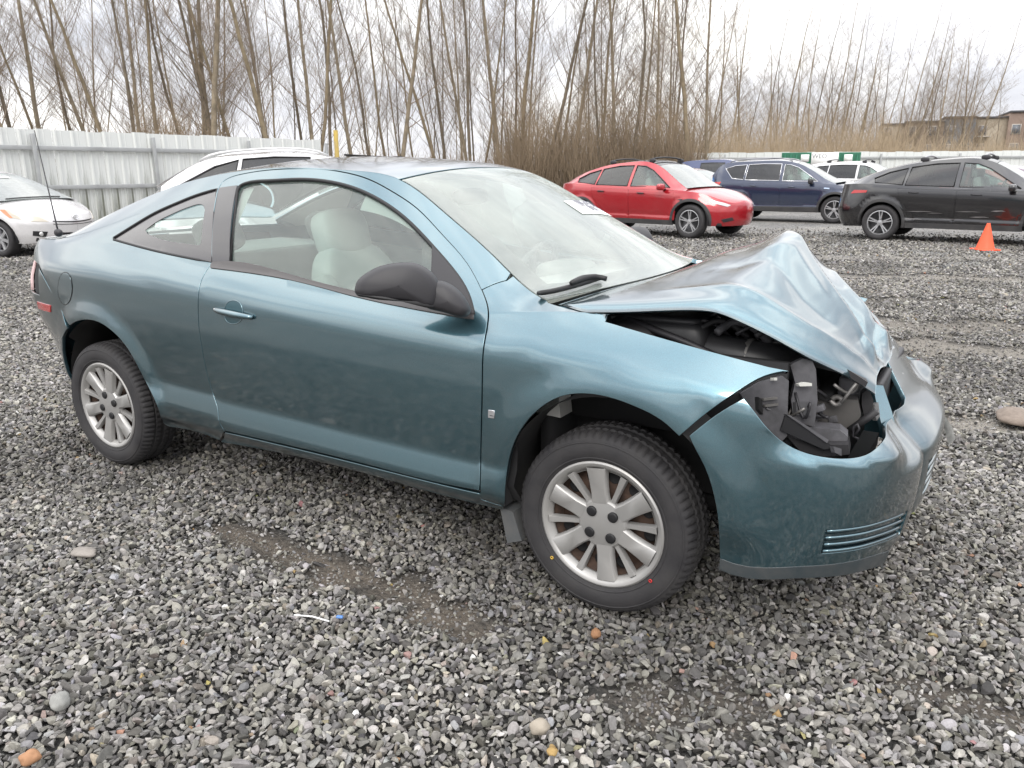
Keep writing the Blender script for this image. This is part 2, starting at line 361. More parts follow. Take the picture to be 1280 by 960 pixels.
class CarShape:
    """body surfaces of a car. plan: right half outline rear centre -> front centre as (x, halfwidth); side coordinate u is metres along the whole outline,
    w 0..WB_ sill to belt, WB_..WT_ belt to roof rail. top(x, f) is roof, windscreen and rear window between the rails."""
    def __init__(s, plan, z0, zb, rail_x, rail_y, rail_z, dfun, crown, bow, bulge=.02, cexp=2.4):
        p = [(x, -y) for x, y in plan]; p = p+[(x, -y) for x, y in p[-2::-1]]; p = np.array(p, float)
        t = np.concatenate([[0], np.cumsum(np.linalg.norm(np.diff(p, axis=0), axis=1))]); s.c = ns(t, p); s.Lt = t[-1]
        s.z0, s.zb, s.d, s.crown, s.bow, s.bulge, s.cexp = z0, zb, dfun, crown, bow, bulge, cexp
        s.ry, s.rz = ns(rail_x, rail_y), ns(rail_x, rail_z); s.rx = (min(rail_x), max(rail_x))
    def plan(s, u):
        e = 1e-3; c = s.c(u); t = s.c(np.clip(u+e, 0, s.Lt))-s.c(np.clip(u-e, 0, s.Lt)); t /= np.linalg.norm(t, axis=-1)[:, None]+1e-12
        return c, np.stack([t[:, 1], -t[:, 0]], -1)
    def low(s, u, z):
        c, n = s.plan(u); d = s.d(c[:, 0], c[:, 1], z); return np.stack([c[:, 0]-n[:, 0]*d, c[:, 1]-n[:, 1]*d, z], -1)
    def side(s, u, w):
        u = np.asarray(u, float); w = np.asarray(w, float); c, n = s.plan(u); zb = s.zb(c[:, 0]); z0 = s.z0(c[:, 0])
        z = np.where(w <= WB_, z0+(zb-z0)*w/WB_, zb); P = s.low(u, z)
        t = np.clip((w-WB_)/(WT_-WB_), 0, None); sg = np.where(P[:, 1] < 0, -1., 1.)
        x = P[:, 0]; ry = s.ry(x); rz = np.maximum(s.rz(x), zb+.0); ry = np.minimum(ry, abs(P[:, 1]))
        y = abs(P[:, 1])*(1-t)+ry*t+s.bulge*4*t*(1-t)*np.clip((rz-zb)/.3, 0, 1); zz = zb+(rz-zb)*t
        m = w > WB_
        return np.stack([x, np.where(m, sg*y, P[:, 1]), np.where(m, zz, z)], -1)
    def top(s, x, f):
        x = np.asarray(x, float); f = np.asarray(f, float)/.55; ry = s.ry(x); rz = s.rz(x); a = np.abs(f)
        return np.stack([x+s.bow(x)*(1-a**2), ry*f, rz+s.crown(x)*(1-a**s.cexp)], -1)
    def u_of(s, x, right=True):
        """outline coordinate where the outline passes x"""
        uu = np.linspace(0, s.Lt/2, 1500); xx = s.c(uu)[:, 0]; u = np.interp(x, xx, uu); return u if right else s.Lt-u
    def mirror(s, P): Q = np.array(P, float).copy(); Q[:, 0] = s.Lt-Q[:, 0]; return Q[::-1]
# ================================================================== the wrecked coupe
TEAL = paint('teal_metallic_paint', (.068, .162, .200), .85, .10, .30, ior=2.0, flop=.95); TEALB = paint('teal_scuffed_paint', (.068, .162, .200), .85, .10, .30, scuff=True, ior=2.0, flop=.95)
zc_ = ns([-3.5, -2.6, -1.74, -1, -.4, -.19, .25, .6], [.945, .955, .925, .878, .846, .838, .79, .74])
sec_ = mono([-.75, -.62, -.52, -.42, -.32, -.22, -.12, -.05, 0, .03, .06, .10, .15, .2, .3], [.085, .060, .040, .026, .015, .006, .001, .0005, .006, .020, .041, .071, .112, .160, .27])
nose_ = mono([.18, .26, .34, .44, .52, .57, .60, .613, .622, .635, .67, .72, .80, .90], [.075, .050, .032, .014, .004, .001, 0.0, .0, .006, .022, .074, .115, .17, .24])
nosec_ = mono([.18, .26, .34, .44, .50, .54, .55, .58, .63, .70, .79, .90], [.075, .045, .018, .005, 0.001, .0, .004, .034, .088, .140, .20, .28])
tail_ = mono([.2, .3, .42, .55, .68, .78, .86, .95, 1.02, 1.08], [.17, .135, .10, .06, .02, 0, .006, .03, .05, .085])
AF, AR = (.038, .352, .372), (-2.60, .345, .372)
def coupe_d(x, y, z):
    s = z-zc_(x); d = sec_(s)
    led = .034*np.clip((.452+.03*np.clip((-x-.4)/1.4, 0, 1)-z)/.10, 0, 1)*sm(.27, .335, z)*sm(-2.34, -2.2, x)*sm(-.26, -.36, x)
    d = d-led
    for (ax, az, ar), amp in ((AF, .015), (AR, .020)):
        r = np.hypot(x-ax, z-az); d = d-amp*sm(ar+.13, ar+.015, r)*sm(.30, .42, z)
    sh_ = .12*sm(.68, .80, z); wf = sm(0, .28, x-.46-sh_); wr = sm(-2.95, -3.3, x)
    wc = sm(.62, .40, abs(y)); d = d*(1-wf)+(nose_(z)*(1-wc)+nosec_(z)*wc)*wf; d = d+wf*(.034*np.exp(-np.abs(y+.27)/.075))*sm(.70, .60, z); d = d*(1-wr)+tail_(z)*wr
    return d
coupe = CarShape(
    plan=[(-3.60, 0), (-3.585, .28), (-3.52, .52), (-3.38, .675), (-3.12, .775), (-2.75, .832), (-2.2, .856), (-1.5, .8625), (-.8, .8625), (-.2, .861), (.2, .852), (.46, .825), (.64, .765), (.76, .665), (.835, .50), (.875, .27), (.885, 0)],
    z0=pl([-3.6, -3, -2.3, -.3, .38, .9], [.30, .30, .235, .235, .235, .235]),
    zb=ns([-3.6, -3.2, -2.8, -2.4, -2.1, -1.75, -1.3, -1.0, -.7, -.45, -.2, .1, .35, .55, .75, .9], [1.055, 1.07, 1.082, 1.09, 1.062, 1.03, 1.003, .975, .953, .944, .966, .964, .938, .908, .86, .82]),
    rail_x=[-3.02, -2.8, -2.5, -2.2, -1.9, -1.55, -1.2, -.97, -.75, -.5, -.295, -.18, -.05],
    rail_y=[.655, .625, .585, .565, .555, .550, .545, .537, .570, .632, .700, .735, .775],
    rail_z=[1.088, 1.165, 1.265, 1.342, 1.388, 1.408, 1.395, 1.361, 1.250, 1.110, 1.002, .978, .962],
    dfun=coupe_d, crown=ns([-3.0, -2.5, -2, -1.5, -1, -.3], [.02, .035, .048, .05, .045, .02]), bow=ns([-3.02, -2.6, -2.2, -1.5, -1.1, -.95, -.3], [-.10, -.05, -.01, 0, .02, .05, .13]), cexp=2.2)
car = empty('wrecked_coupe', 'teal two-door coupe with a buckled hood and missing headlight, parked on gravel', 'car')
S = coupe.side
UR, WR = (0.2, coupe.Lt/2+.6), (0, WT_)
def px(*pts, k=4, sharp=False):
    p = np.array(pts, float); q = p if sharp or len(p) < 3 else smooth(p, k)
    return invert(S, q, UR, WR)
u_ = lambda x: coupe.u_of(x)
def rail(x0, x1, n=14, w=WT_): return np.stack([u_(np.linspace(x0, x1, n)), np.full(n, w)], -1)
def ular(pts): return np.array([(u_(x), w) for x, w in pts])
# seams traced from the photograph, cast onto the body surface
door_rear = px((281, 539), (274, 527), (272.6, 515), (265, 489), (253, 439), (248, 404), (247.5, 382), (249, 360), (254, 345), (264, 330))
pill_rear = px((264, 330), (273, 236), k=6)
door_top = px((273, 236), (277, 229), (288, 221.5), (302, 217.5), (334, 212.5), (365, 210.6), (396, 210.6), (427, 214.5), (459, 223), (490, 239), (521, 260), (552, 292), (584, 329), (602, 362))
door_front = px((602, 362), (609.5, 384), (609, 406), (604, 436), (602.5, 470), (600.7, 560), (599.5, 614))
door_bot = px((599.5, 614), (560, 606.5), (450, 579), (340, 552.5), (281, 539))
door_poly = np.concatenate([door_rear, pill_rear[1:], door_top[1:], door_front[1:], door_bot[1:]])
belt_line = px((287, 326.5), (365, 343.5), (443, 363.5), (592, 393.5))
win_front = px((592, 393.5), (585, 368), (565, 336), (540, 307))
win_top = px((540, 307), (505, 271.5), (474, 249.7), (440, 234), (405.6, 226), (374, 223.8), (334, 225.6), (306, 229), (299, 233), (296, 239))
win_rear = px((296, 239), (287, 326.5), k=5)
win_poly = np.concatenate([belt_line, win_front[1:], win_top[1:], win_rear[1:]])
qw_poly = np.concatenate([px((142, 297), (170, 279.5), (195, 265), (220, 253.8), (245, 243.8), (271, 236)), px((271, 236), (265, 328), k=5)[1:], px((265, 328), (195, 313.8), (142, 299.5))[1:]])
arch_f = px((849, 547), (827, 527), (793, 509), (760, 497.5), (727, 493), (700, 497), (670, 515.5), (650, 540), (637, 573), (633, 603), (632, 634))
fend_front = px((987, 464), (956, 471), (924, 489), (883, 518), (849, 547))
fend_top = px((686, 379), (782, 408), (883, 436.5), (987, 464))
cowl_seam = px((602, 362), (633, 350), k=5)
u633 = float(coupe.c(np.array([cowl_seam[-1][0]]))[0, 0])
fender_poly = np.concatenate([cowl_seam, rail(u633+.01, -.245, 8), px((686, 379), (686, 379))[:1], fend_top[1:], fend_front[1:], arch_f[1:], px((632, 634), (600, 624), k=3)[1:], door_front[::-1][:-1]])
def xz(*q):
    o = []
    for x, z in q: u = float(u_(x)); c = float(coupe.c(np.array([u]))[0, 0]); a_, b_ = float(coupe.z0(c)), float(coupe.zb(c)); o.append((u, (z-a_)/(b_-a_)*WB_))
    return np.array(o)
arch_r = px((78, 422), (87, 407), (104.6, 400), (122, 402.5), (136.7, 411.5), (151, 425), (166, 447), (180, 474), (193, 500), (202, 524))
arch_r = np.concatenate([xz((-2.968, .315), (-2.972, .36), (-2.968, .42), (-2.958, .48), (-2.935, .54)), arch_r])
bump_seam_r = px((80, 400), (77, 389), (62, 361), (48.5, 335), k=3)
rock_r = px((202, 524), (205, 530), (221, 535), (274, 550.5), k=3)
quarter = np.concatenate([px((274, 550.5), (281, 539), k=2), door_rear[1:], pill_rear[1:], door_top[1:], cowl_seam[1:], rail(u633, -2.96, 40), ular([(-3.0, .87), (-3.05, .75), (-3.3, .75), (-3.42, .72), (-3.46, .66)]), px((49, 331), (62, 361), (77, 389), k=3)])
arch_r_top = [p for p in arch_r if True]
# the quarter panel meets the arch where the bumper seam ends
k0 = int(np.argmin(np.linalg.norm(arch_r-px((87, 407), (87.5, 407))[0], axis=1)))
quarter = np.concatenate([quarter, arch_r[k0:], rock_r[1:]])
rear_bump = np.concatenate([arch_r[:k0+1][::-1], px((86, 483), (86, 484))[:1], ])
def half(polyR): return polyR, coupe.mirror(polyR)
def both(name, poly, mt=TEAL, parent=car, h=.03, **kw):
    hol = kw.pop('holes', ()); a = panel(name, S, poly, mt, parent, h, holes=hol, **kw)
    b = panel(name, S, coupe.mirror(poly), mt, parent, h, holes=[coupe.mirror(q) for q in hol], **kw); return a, b
def curve3(P, off=0.): return S(P[:, 0], P[:, 1])+normals(S, P)*off
both('quarter_panel', quarter, holes=[qw_poly])
doors = both('door', door_poly, holes=[win_poly], gap=.0034, hem=.02)
fenders = both('fender', fender_poly, gap=.0042, hem=.02)
rocker = np.concatenate([px((281, 541), (340, 554.5), (450, 581), (560, 608.5), (601, 618)), px((601, 625), (630, 634), k=2), px((627, 637), (560, 621), (450, 590), (340, 564), (276, 552.5))])
both('rocker_panel', rocker, gap=.001)
# rear bumper: from the arch round the tail to the other side
ub = arch_r[0][0]
def zz(u, z): c = coupe.c(np.array([u]))[0, 0]; a, b = float(coupe.z0(c)), float(coupe.zb(c)); return (z-a)/(b-a)*WB_
rb = np.concatenate([bump_seam_r, [(u, zz(u, .80)) for u in np.linspace(bump_seam_r[-1][0]-.02, .002, 30)]])
rb = np.concatenate([rb, [(u, zz(max(u, .001), .31)) for u in np.linspace(.002, ub-.02, 40)], arch_r[:k0][::1]])
def wrap(P): return P
panel('rear_bumper', S, rb, TEAL, car, .035)
rbl = coupe.mirror(rb); panel('rear_bumper', S, rbl, TEAL, car, .035)
tl = np.array([(u, w) for u, w in [(u_(-3.33), zz(u_(-3.33), .80)), (u_(-3.42), zz(u_(-3.42), 1.0)), (u_(-3.52), zz(u_(-3.52), 1.02)), (.30, zz(.3, 1.0)), (.30, zz(.3, .815))]])
both('tail_lamp', tl, mat('tail_lens', (.50, .34, .33), .12, .2, 1.))
tp = np.array([(.005, zz(.1, .815)), (.295, zz(.3, .815)), (.295, zz(.3, 1.03)), (.005, zz(.1, 1.03))])
both('tail_panel', tp, TEAL)
both('tail_backing', np.array([(.05, zz(.1, .7)), (u_(-3.1), zz(u_(-3.1), .7)), (u_(-3.1), zz(u_(-3.1), 1.03)), (.05, zz(.1, 1.03))]), DARK, off=-.02, hem=0)
# top surfaces
T = coupe.top
def tp_px(*p, k=5): return invert(T, smooth(np.array(p, float), k) if len(p) > 2 else np.array(p, float), (-3.0, -.05), (-.55, .55))
ws = np.concatenate([[(x, -.545) for x in np.linspace(-.255, -.955, 14)], [(x, f) for x, f in zip(np.full(21, -.965)+.0, np.linspace(-.545, .545, 21))], [(x, .545) for x in np.linspace(-.955, -.255, 14)], [(-.255, f) for f in np.linspace(.5, -.5, 20)]])
WSG = glass('windshield_glass', (.88, .95, .91), 1., .19, (.84, .93, .87))  # diffuse haze beyond the dust, raised to brighten the pane
SIDEG = glass('side_glass', (.80, .95, .90), 1., .09, (.72, .82, .77))
panel('windshield', T, ws, WSG, car, .04, gap=.001, hem=.004)
MASK = mat('windshield_mask', (.012, .011, .012), .35, 0, .6)
inner = np.array([(x, f) for x, f in zip(np.linspace(-.345, -.935, 14), np.linspace(-.475, -.465, 14))]+[(-.940, f) for f in np.linspace(-.42, .42, 14)]+[(x, f) for x, f in zip(np.linspace(-.935, -.345, 14), np.linspace(.465, .475, 14))]+[(-.335, f) for f in np.linspace(.43, -.43, 14)])
panel('windshield_border', T, ws, MASK, car, .04, gap=.001, hem=0, holes=[inner], off=-.005)
roofp = np.array([(x, -.55) for x in np.linspace(-.975, -2.28, 24)]+[(-2.28, f) for f in np.linspace(-.5, .5, 20)]+[(x, .55) for x in np.linspace(-2.28, -.975, 24)]+[(-.975, f) for f in np.linspace(.5, -.5, 20)])
panel('roof', T, roofp, TEAL, car, .04, gap=.002)
rwp = np.array([(x, -.52) for x in np.linspace(-2.29, -2.93, 16)]+[(-2.94, f) for f in np.linspace(-.5, .5, 18)]+[(x, .52) for x in np.linspace(-2.93, -2.29, 16)]+[(-2.29, f) for f in np.linspace(.5, -.5, 18)])
panel('rear_window', T, rwp, glass('rear_glass', (.5, .6, .57), 1., .06), car, .05, gap=.001, hem=.004)
def deck(u, f):
    """trunk lid: between the two shoulder lines"""
    u = np.asarray(u, float); P = coupe.side(u, np.full(len(u), WB_)); f = np.asarray(f, float)/.6; x = P[:, 0]
    return np.stack([x, -abs(P[:, 1])*f*-1, P[:, 2]+.012*(1-f**2)], -1)
deckp = np.array([(u, f) for u, f in [(u_(-2.93), -.56), (u_(-2.93), .56)]]+[(u, .575) for u in np.linspace(u_(-3.0), .12, 14)]+[(.12, f) for f in np.linspace(.5, -.5, 9)]+[(u, -.575) for u in np.linspace(.12, u_(-3.0), 14)])
def deck2(a, b): return deck(a, -b)
panel('trunk_lid', lambda a, b: deck(a, b)*1.0, deckp[::-1], TEAL, car, .05, gap=.002)
# ---- front bumper
def uz(u, z): return (u, zz(u, z))
UC = coupe.Lt/2
bsm = px((930, 497), (895, 518.5), (861, 545), k=4)
arch_b = px((861, 545), (866, 556), (880, 583), (892, 620), (897.5, 653), (899, 687), (900, 711), k=3)
bump_bot = px((900, 711), (917, 718), (993, 722), (1060, 717), (1113, 701), k=4)
hl_low = px((930, 497), (945, 517), (960, 536), (993, 560), (1027, 570), (1060, 572), (1087, 565), (1104, 549), k=4)
ue = hl_low[-1][0]
bot_c = [uz(u, z) for u, z in zip(np.linspace(bump_bot[-1][0]+.05, UC, 8), np.linspace(.305, .325, 8))]
top_c = [uz(u, .79) for u in np.linspace(UC, UC-.06, 4)]+[uz(UC-.09, .72), uz(UC-.11, .665)]+[uz(u, .655) for u in np.linspace(UC-.16, ue+.07, 4)]
rh = np.concatenate([bump_bot, bot_c]); lh = coupe.mirror(rh)[1:]
top_r = np.concatenate([top_c, hl_low[::-1]]); top_l = np.concatenate([coupe.mirror(hl_low[::-1]), [uz(UC+.36, .70), uz(UC+.32, .76)], [uz(u, .79) for u in np.linspace(UC+.28, UC+.05, 6)]])
bump_poly = np.concatenate([rh, lh, coupe.mirror(arch_b)[1:-1][::1], coupe.mirror(bsm)[:0], top_l, top_r, bsm[1:], arch_b[1:]])
lgr = np.array([uz(u, .492) for u in np.linspace(UC-.20, UC+.24, 14)]+[uz(u, .365) for u in np.linspace(UC+.20, UC-.18, 12)])
SLW = lambda k: ns([4.82, 5.0, 5.16], [.206-.026*k, .2185-.028*k, .209-.029*k])
su = np.linspace(4.822, 5.185, 18); slot = np.concatenate([np.stack([su, SLW(-.25)(su)], -1), np.stack([su, SLW(3.25)(su)], -1)[::-1]])
fogl = np.array([uz(u, z) for u, z in [(UC+.34, .50), (UC+.48, .49), (UC+.48, .38), (UC+.36, .37)]])
bumper = panel('front_bumper', S, bump_poly, TEALB, car, .020, holes=[lgr, slot, fogl])
lipt = px((901, 699), (917, 705), (993, 709), (1060, 703), (1110, 689), k=4)
panel('lower_lip', S, np.concatenate([bump_bot, lipt[::-1]]), mat('lip_grime', (.030, .042, .048), .55, 0, .2, var=(9, .5, (.09, .085, .08))), bumper, .025, gap=-.001, hem=.004, off=.0022)
panel('slot_recess', S, slot, TEAL, bumper, .02, gap=-.004, hem=0, off=-.016)
for k in range(4):
    MB().tube(curve3(np.stack([su[:-1]+.004, SLW(k)(su[:-1]+.004)], -1), -.004), .0055, 6).build('slot_ridge', TEAL, bumper)
panel('grille_backing', S, lgr, DARK, bumper, .05, gap=-.01, hem=0, off=-.07)
for z in (.392, .424, .458):
    MB().tube(S(*np.array([uz(u, z) for u in np.linspace(UC-.19, UC+.23, 18)]).T)+normals(S, np.array([uz(u, z) for u in np.linspace(UC-.19, UC+.23, 18)]))*-.010, .0085, 6).build('grille_slat', TEAL, bumper)
panel('fog_backing', S, fogl, DARK, bumper, .05, gap=-.01, hem=0, off=-.05)
WHITEP = mat('torn_white_plastic', (.62, .62, .60), .5, var=(20, .5))
# torn plastic hanging from the far fog lamp opening
tq = S(*np.array([uz(UC+.36, .50)]).T)[0]
mb = MB()
for k in range(6):
    a = tq+np.array([.012+.006*k, -.02+.012*k, .0-.012*k]); mb.add([a, a+[.014, .01, -.05], a+[-.006, .02, -.045-.008*k], a+[-.012, .006, .004]], [(0, 1, 2), (0, 2, 3), (2, 1, 0), (3, 2, 0)])
mb.build('torn_fog_trim', WHITEP, bumper, False)
# the strip between headlight and grille, bent forward
st = [at([p], 1, y)[0] for p, y in (((1091, 481), -.33), ((1104, 482), -.31), ((1115, 515), -.33), ((1125, 557), -.36), ((1107, 549), -.39), ((1098, 515), -.36))]
nrm = np.array([.9, -.42, .1]); nrm /= np.linalg.norm(nrm); V = [p for p in st]+[p-nrm*.012 for p in st]
obj('grille_side_strip', V, [(0, 5, 2, 1), (5, 4, 3, 2), (7, 8, 11, 6), (8, 9, 10, 11)]+[(i, (i+1) % 6, (i+1) % 6+6, i+6) for i in range(6)], TEAL, car, False)

# ---- crumpled hood
HN = np.array([
 [(-.225, -.685, .972), (-.145, -.35, 1.0), (-.075, .05, 1.012), (-.13, .4, .998), (-.225, .685, .972)],
 [(.0, -.665, .988), (.06, -.35, 1.04), (.085, .05, 1.088), (.05, .4, 1.066), (.0, .66, 1.0)],
 [(.215, -.648, 1.010), (.22, -.35, 1.068), (.21, .05, 1.126), (.19, .4, 1.1), (.18, .66, 1.04)],
 [(.33, -.645, .995), (.355, -.36, 1.090), (.322, .03, 1.162), (.27, .4, 1.128), (.25, .66, 1.06)],
 [(.45, -.632, .945), (.47, -.34, 1.022), (.405, .06, 1.082), (.36, .4, 1.045), (.33, .66, 1.0)],
 [(.55, -.60, .890), (.562, -.30, .948), (.495, .06, .985), (.45, .4, .96), (.42, .64, .93)],
 [(.64, -.53, .835), (.628, -.27, .868), (.60, .06, .898), (.56, .38, .87), (.52, .6, .86)],
 [(.712, -.45, .772), (.698, -.28, .782), (.697, .03, .785), (.64, .35, .79), (.58, .55, .79)]])
HI = ns(range(8), HN.reshape(8, 15)); 
def hood_base(i, j):
    r = HI(i).reshape(len(i), 5, 3); out = np.zeros((len(i), 3)); jj = np.array([0, 1, 2, 3, 4.])
    # natural spline across, vectorised through its linear weights
    E5 = np.eye(5); wts = np.stack([HJ[k](j) for k in range(5)], -1)
    return np.einsum('nk,nkc->nc', wts, r)
HJ = [ns([0, 1, 2, 3, 4], np.eye(5)[k]) for k in range(5)]
def pdist(i, j, P):
    q = np.stack([i*.13, j*.33], -1); P = np.array(P, float)*np.array([.13, .33]); d = np.full(len(q), 9.); tt = np.zeros(len(q)); m = len(P)-1
    for k in range(m):
        a, b = P[k], P[k+1]; ab = b-a; t = np.clip(((q-a)@ab)/(ab@ab), 0, 1); e = np.linalg.norm(q-a-t[:, None]*ab, axis=1); s_ = e < d; d = np.where(s_, e, d); tt = np.where(s_, (k+t)/m, tt)
    return d, tt
FOLDS = [  # polyline in (row, column), height, width
 ([(2.95, 2.0), (3.9, 1.62), (5, 1.22), (6.2, 1.0), (7, .92)], .050, .075),
 ([(3.3, 2.45), (4.6, 1.95), (5.7, 1.55), (7, 1.25)], -.050, .050),
 ([(4.4, 2.9), (5.5, 2.15), (6.3, 1.85), (7, 1.75)], .040, .06),
 ([(5.6, 3.2), (6.4, 2.5), (7, 2.2)], -.030, .05),
 ([(2.9, .9), (2.95, 2.0), (2.8, 3.4)], .010, .07),
 ([(1.3, .52), (3.0, .40), (4.6, .36), (6.0, .42), (7, .62)], .016, .030),
 ([(1.6, 1.2), (2.9, 1.2), (4.0, .85), (5.2, .70)], -.016, .07),
 ([(2.4, 1.35), (3.4, 1.5), (4.6, 1.1)], .014, .04),
 ([(5.9, .75), (6.4, 1.3), (6.2, 2.3)], -.014, .03),
 ([(6.3, 1.0), (6.8, 1.6), (6.7, 2.4)], .012, .03)]
from mathutils import noise as mnoise
def hood_fn(i, j, extra=0.):
    P = hood_base(i, j)
    for pts, hgt, wd in FOLDS:
        d, t = pdist(i, j, pts); tap = np.clip(np.minimum(t, 1-t)*5+.25, 0, 1)
        P[:, 2] += hgt*tap*(np.exp(-np.sqrt((d/wd)**2+.008)))
    amp = sm(5.2, 6.9, i)*.009*sm(.5, 1.2, j)
    nz2 = np.array([1-2*abs(mnoise.noise((a*1.6+5, b*2.6, 2.3))) for a, b in zip(i, j)])
    P[:, 0] += amp*nz2; P[:, 2] += amp*nz2*.5
    P[:, 2] -= .022*np.exp(-j/.05)*sm(.0, .5, i)          # pressed edge
    P[:, 2] -= .022*np.exp(-(4-j)/.05)
    return P
def grid_mesh(name, fn, ur, vr, nu, nv, mt, parent, off=0.):
    u = np.linspace(*ur, nu); v = np.linspace(*vr, nv); uu, vv = [a.ravel() for a in np.meshgrid(u, v, indexing='ij')]; X = fn(uu, vv)
    if off:
        Xg = X.reshape(nu, nv, 3); n = np.cross(np.gradient(Xg, axis=0), np.gradient(Xg, axis=1)); n /= np.linalg.norm(n, axis=2)[..., None]+1e-12; X = (Xg+n*off).reshape(-1, 3)
    return X, [(i*nv+j, (i+1)*nv+j, (i+1)*nv+j+1, i*nv+j+1) for i in range(nu-1) for j in range(nv-1)]
nu, nv = 150, 110
X1, F1 = grid_mesh('hood', hood_fn, (0, 7), (0, 4), nu, nv, None, None); X2, F2 = grid_mesh('hood', hood_fn, (0, 7), (0, 4), nu, nv, None, None, -.006)
bord = [i*nv for i in range(nu)]+[(nu-1)*nv+j for j in range(1, nv)]+[i*nv+nv-1 for i in range(nu-2, -1, -1)]+[j for j in range(nv-2, 0, -1)]
nb = len(bord); hoodV = list(X1)+list(X2); b2 = len(X1)
FF = F1+[tuple(k+b2 for k in f[::-1]) for f in F2]+[(bord[k], bord[(k+1) % nb], bord[(k+1) % nb]+b2, bord[k]+b2) for k in range(nb)]
hood = obj('hood', hoodV, FF, TEAL, car); tag(hood, 'hood buckled up into a sharp peak with creased metal')
UNDER = mat('under_hood_metal', (.03, .045, .05), .6, .2, var=(12, .5))
X3, F3 = grid_mesh('hood_frame', lambda a, b: hood_fn(a, b), (.3, 6.6), (.25, 3.75), 60, 40, None, None, -.028)
obj('hood_frame', X3, [f[::-1] for f in F3], UNDER, hood)

# ---- side glass, trims, pillar covers
for side, dr in zip((0, 1), doors):
    mm = (lambda P: P) if side == 0 else coupe.mirror
    panel('window_glass', S, mm(win_poly), SIDEG, dr, .05, gap=-.004, hem=.004, off=-.010)
    loop = np.concatenate([win_front, win_top[1:], win_rear[1:]])
    MB().tube(curve3(mm(loop), -.003), .0075, 6).build('window_seal', GASKET, dr)
    bp = np.concatenate([px((264, 331.5), (287, 336), k=2)[:1], px((266, 327.5), (287, 327), (365, 344), (443, 364), (592, 394)), px((592, 399), (443, 370.5), (365, 350.5), (264, 335))])
    panel('belt_molding', S, mm(bp), mat('belt_trim', (.075, .07, .07), .4, bump=(400, .15, .001)), dr, .02, gap=0, hem=.006, off=.005)
    pp = np.concatenate([px((266, 327), (274, 237), k=4), px((276, 235), (297, 232), k=2), px((295, 240), (287.5, 326.5), k=4)])
    panel('pillar_cover', S, mm(pp), mat('pillar_gloss', (.035, .033, .036), .28, 0, .6), dr, .03, gap=.001, hem=.005, off=.004)
    sp = np.concatenate([px((540.5, 308), (565, 336.5), (585, 368), (592, 393), k=3), px((590, 394), (541, 384), k=3), px((540.5, 370), (540.5, 320), k=3)])
    panel('mirror_sail', S, mm(sp), BLACK, dr, .03, gap=.001, hem=.005, off=.006)
    panel('quarter_glass_border', S, mm(qw_poly), mat('quarter_mask', (.045, .042, .045), .22, 0, .8), car, .03, gap=.003, hem=.004, off=-.004, holes=[mm(np.concatenate([px((181, 287), (196, 276), (210, 268.8), (240, 256.5), (252, 256), (254.5, 262)), px((254.5, 262), (250, 303), k=4)[1:], px((247, 305.5), (215, 301.5), (192.5, 295.5), (183, 291))]))])
    panel('quarter_glass', S, mm(qw_poly), SIDEG, car, .05, gap=.01, hem=0, off=-.010)
    MB().tube(curve3(mm(np.concatenate([qw_poly, qw_poly[:1]])), -.002), .006, 6).build('quarter_seal', GASKET, car)
    # handle: flat patch with the bowl's shade painted in, and a bar across it
    hc = S(*mm(px((292, 391), (292, 391))[:1]).T)[0]; sg = -1 if side == 0 else 1
    hb = MB()
    hp = mm(px((270, 386.5), (280, 388.5), (292, 391), (304, 393.5), (317, 396.5)))
    if side: hp = hp[::-1]
    c3 = curve3(hp, .016); n = len(c3); offs = np.sin(np.linspace(0, math.pi, n))**.5*.016
    c3 = curve3(hp, .004)+normals(S, hp)*offs[:, None]
    hb.tube(c3, .006+.0075*np.sin(np.linspace(.35, math.pi-.35, n)), 10); h_ = hb.build('door_handle', TEAL, dr)
    cup = mm(px((281, 387), (284, 379), (292, 375.5), (300, 379), (303, 386), (303, 397), (298, 403.5), (291, 405), (284, 402), (281, 396)))
    panel('handle_cup', S, cup, mat('cup_shade', (.03, .085, .105), .35, .4, .8), dr, .02, gap=0, hem=0, off=.0012)
    MB().tube(curve3(np.concatenate([cup, cup[:1]]), .0005), .0022, 5).build('cup_rim', TEAL, dr)
    kp = S(*mm(px((272.5, 386.5), (272.5, 386.5))[:1]).T)+normals(S, mm(px((272.5, 386.5), (272.5, 386.5))[:1]))*.017
    MB().sup(kp[0], (.012, .006, .012), 1, 8).build('lock_cylinder', CHROME, h_)
    # mirror
    def pillow(name, pts, y, nv, half, mt, parent, e=.35):
        P3 = at(smooth(np.array(pts+pts[:1], float), 4)[:-1], 1, y); nv = np.array(nv, float); nv /= np.linalg.norm(nv); d0 = np.array([0, 1., 0])
        # tilt the outline into the plane normal to nv, keeping its place in the picture
        c = P3.mean(0); ry_ = P3-CAM; tt = ((c-CAM)@nv)/(ry_@nv); P3 = CAM+ry_*tt[:, None]; V = []; n_ = len(P3); rings = np.linspace(-math.pi/2, math.pi/2, 11)
        for q in rings: V += list(c+(P3-c)*(math.cos(q)**e if abs(q) < 1.5 else .02)+nv*half*math.sin(q))
        if side: V = [v*[1, -1, 1] for v in np.array(V)]
        return obj(name, V, [(i*n_+k, i*n_+(k+1) % n_, (i+1)*n_+(k+1) % n_, (i+1)*n_+k) for i in range(10) for k in range(n_)], mt, parent)
    m_ = pillow('side_mirror', [(443, 364), (446, 352), (458, 341), (478, 331.5), (500, 328), (520, 329), (536, 337), (546, 348), (551, 362), (550, 376), (546, 384), (525, 381), (490, 376), (455, 371.5), (446, 369)], -.955, (.62, -.78, .10), .062, BLACK, car, .30)
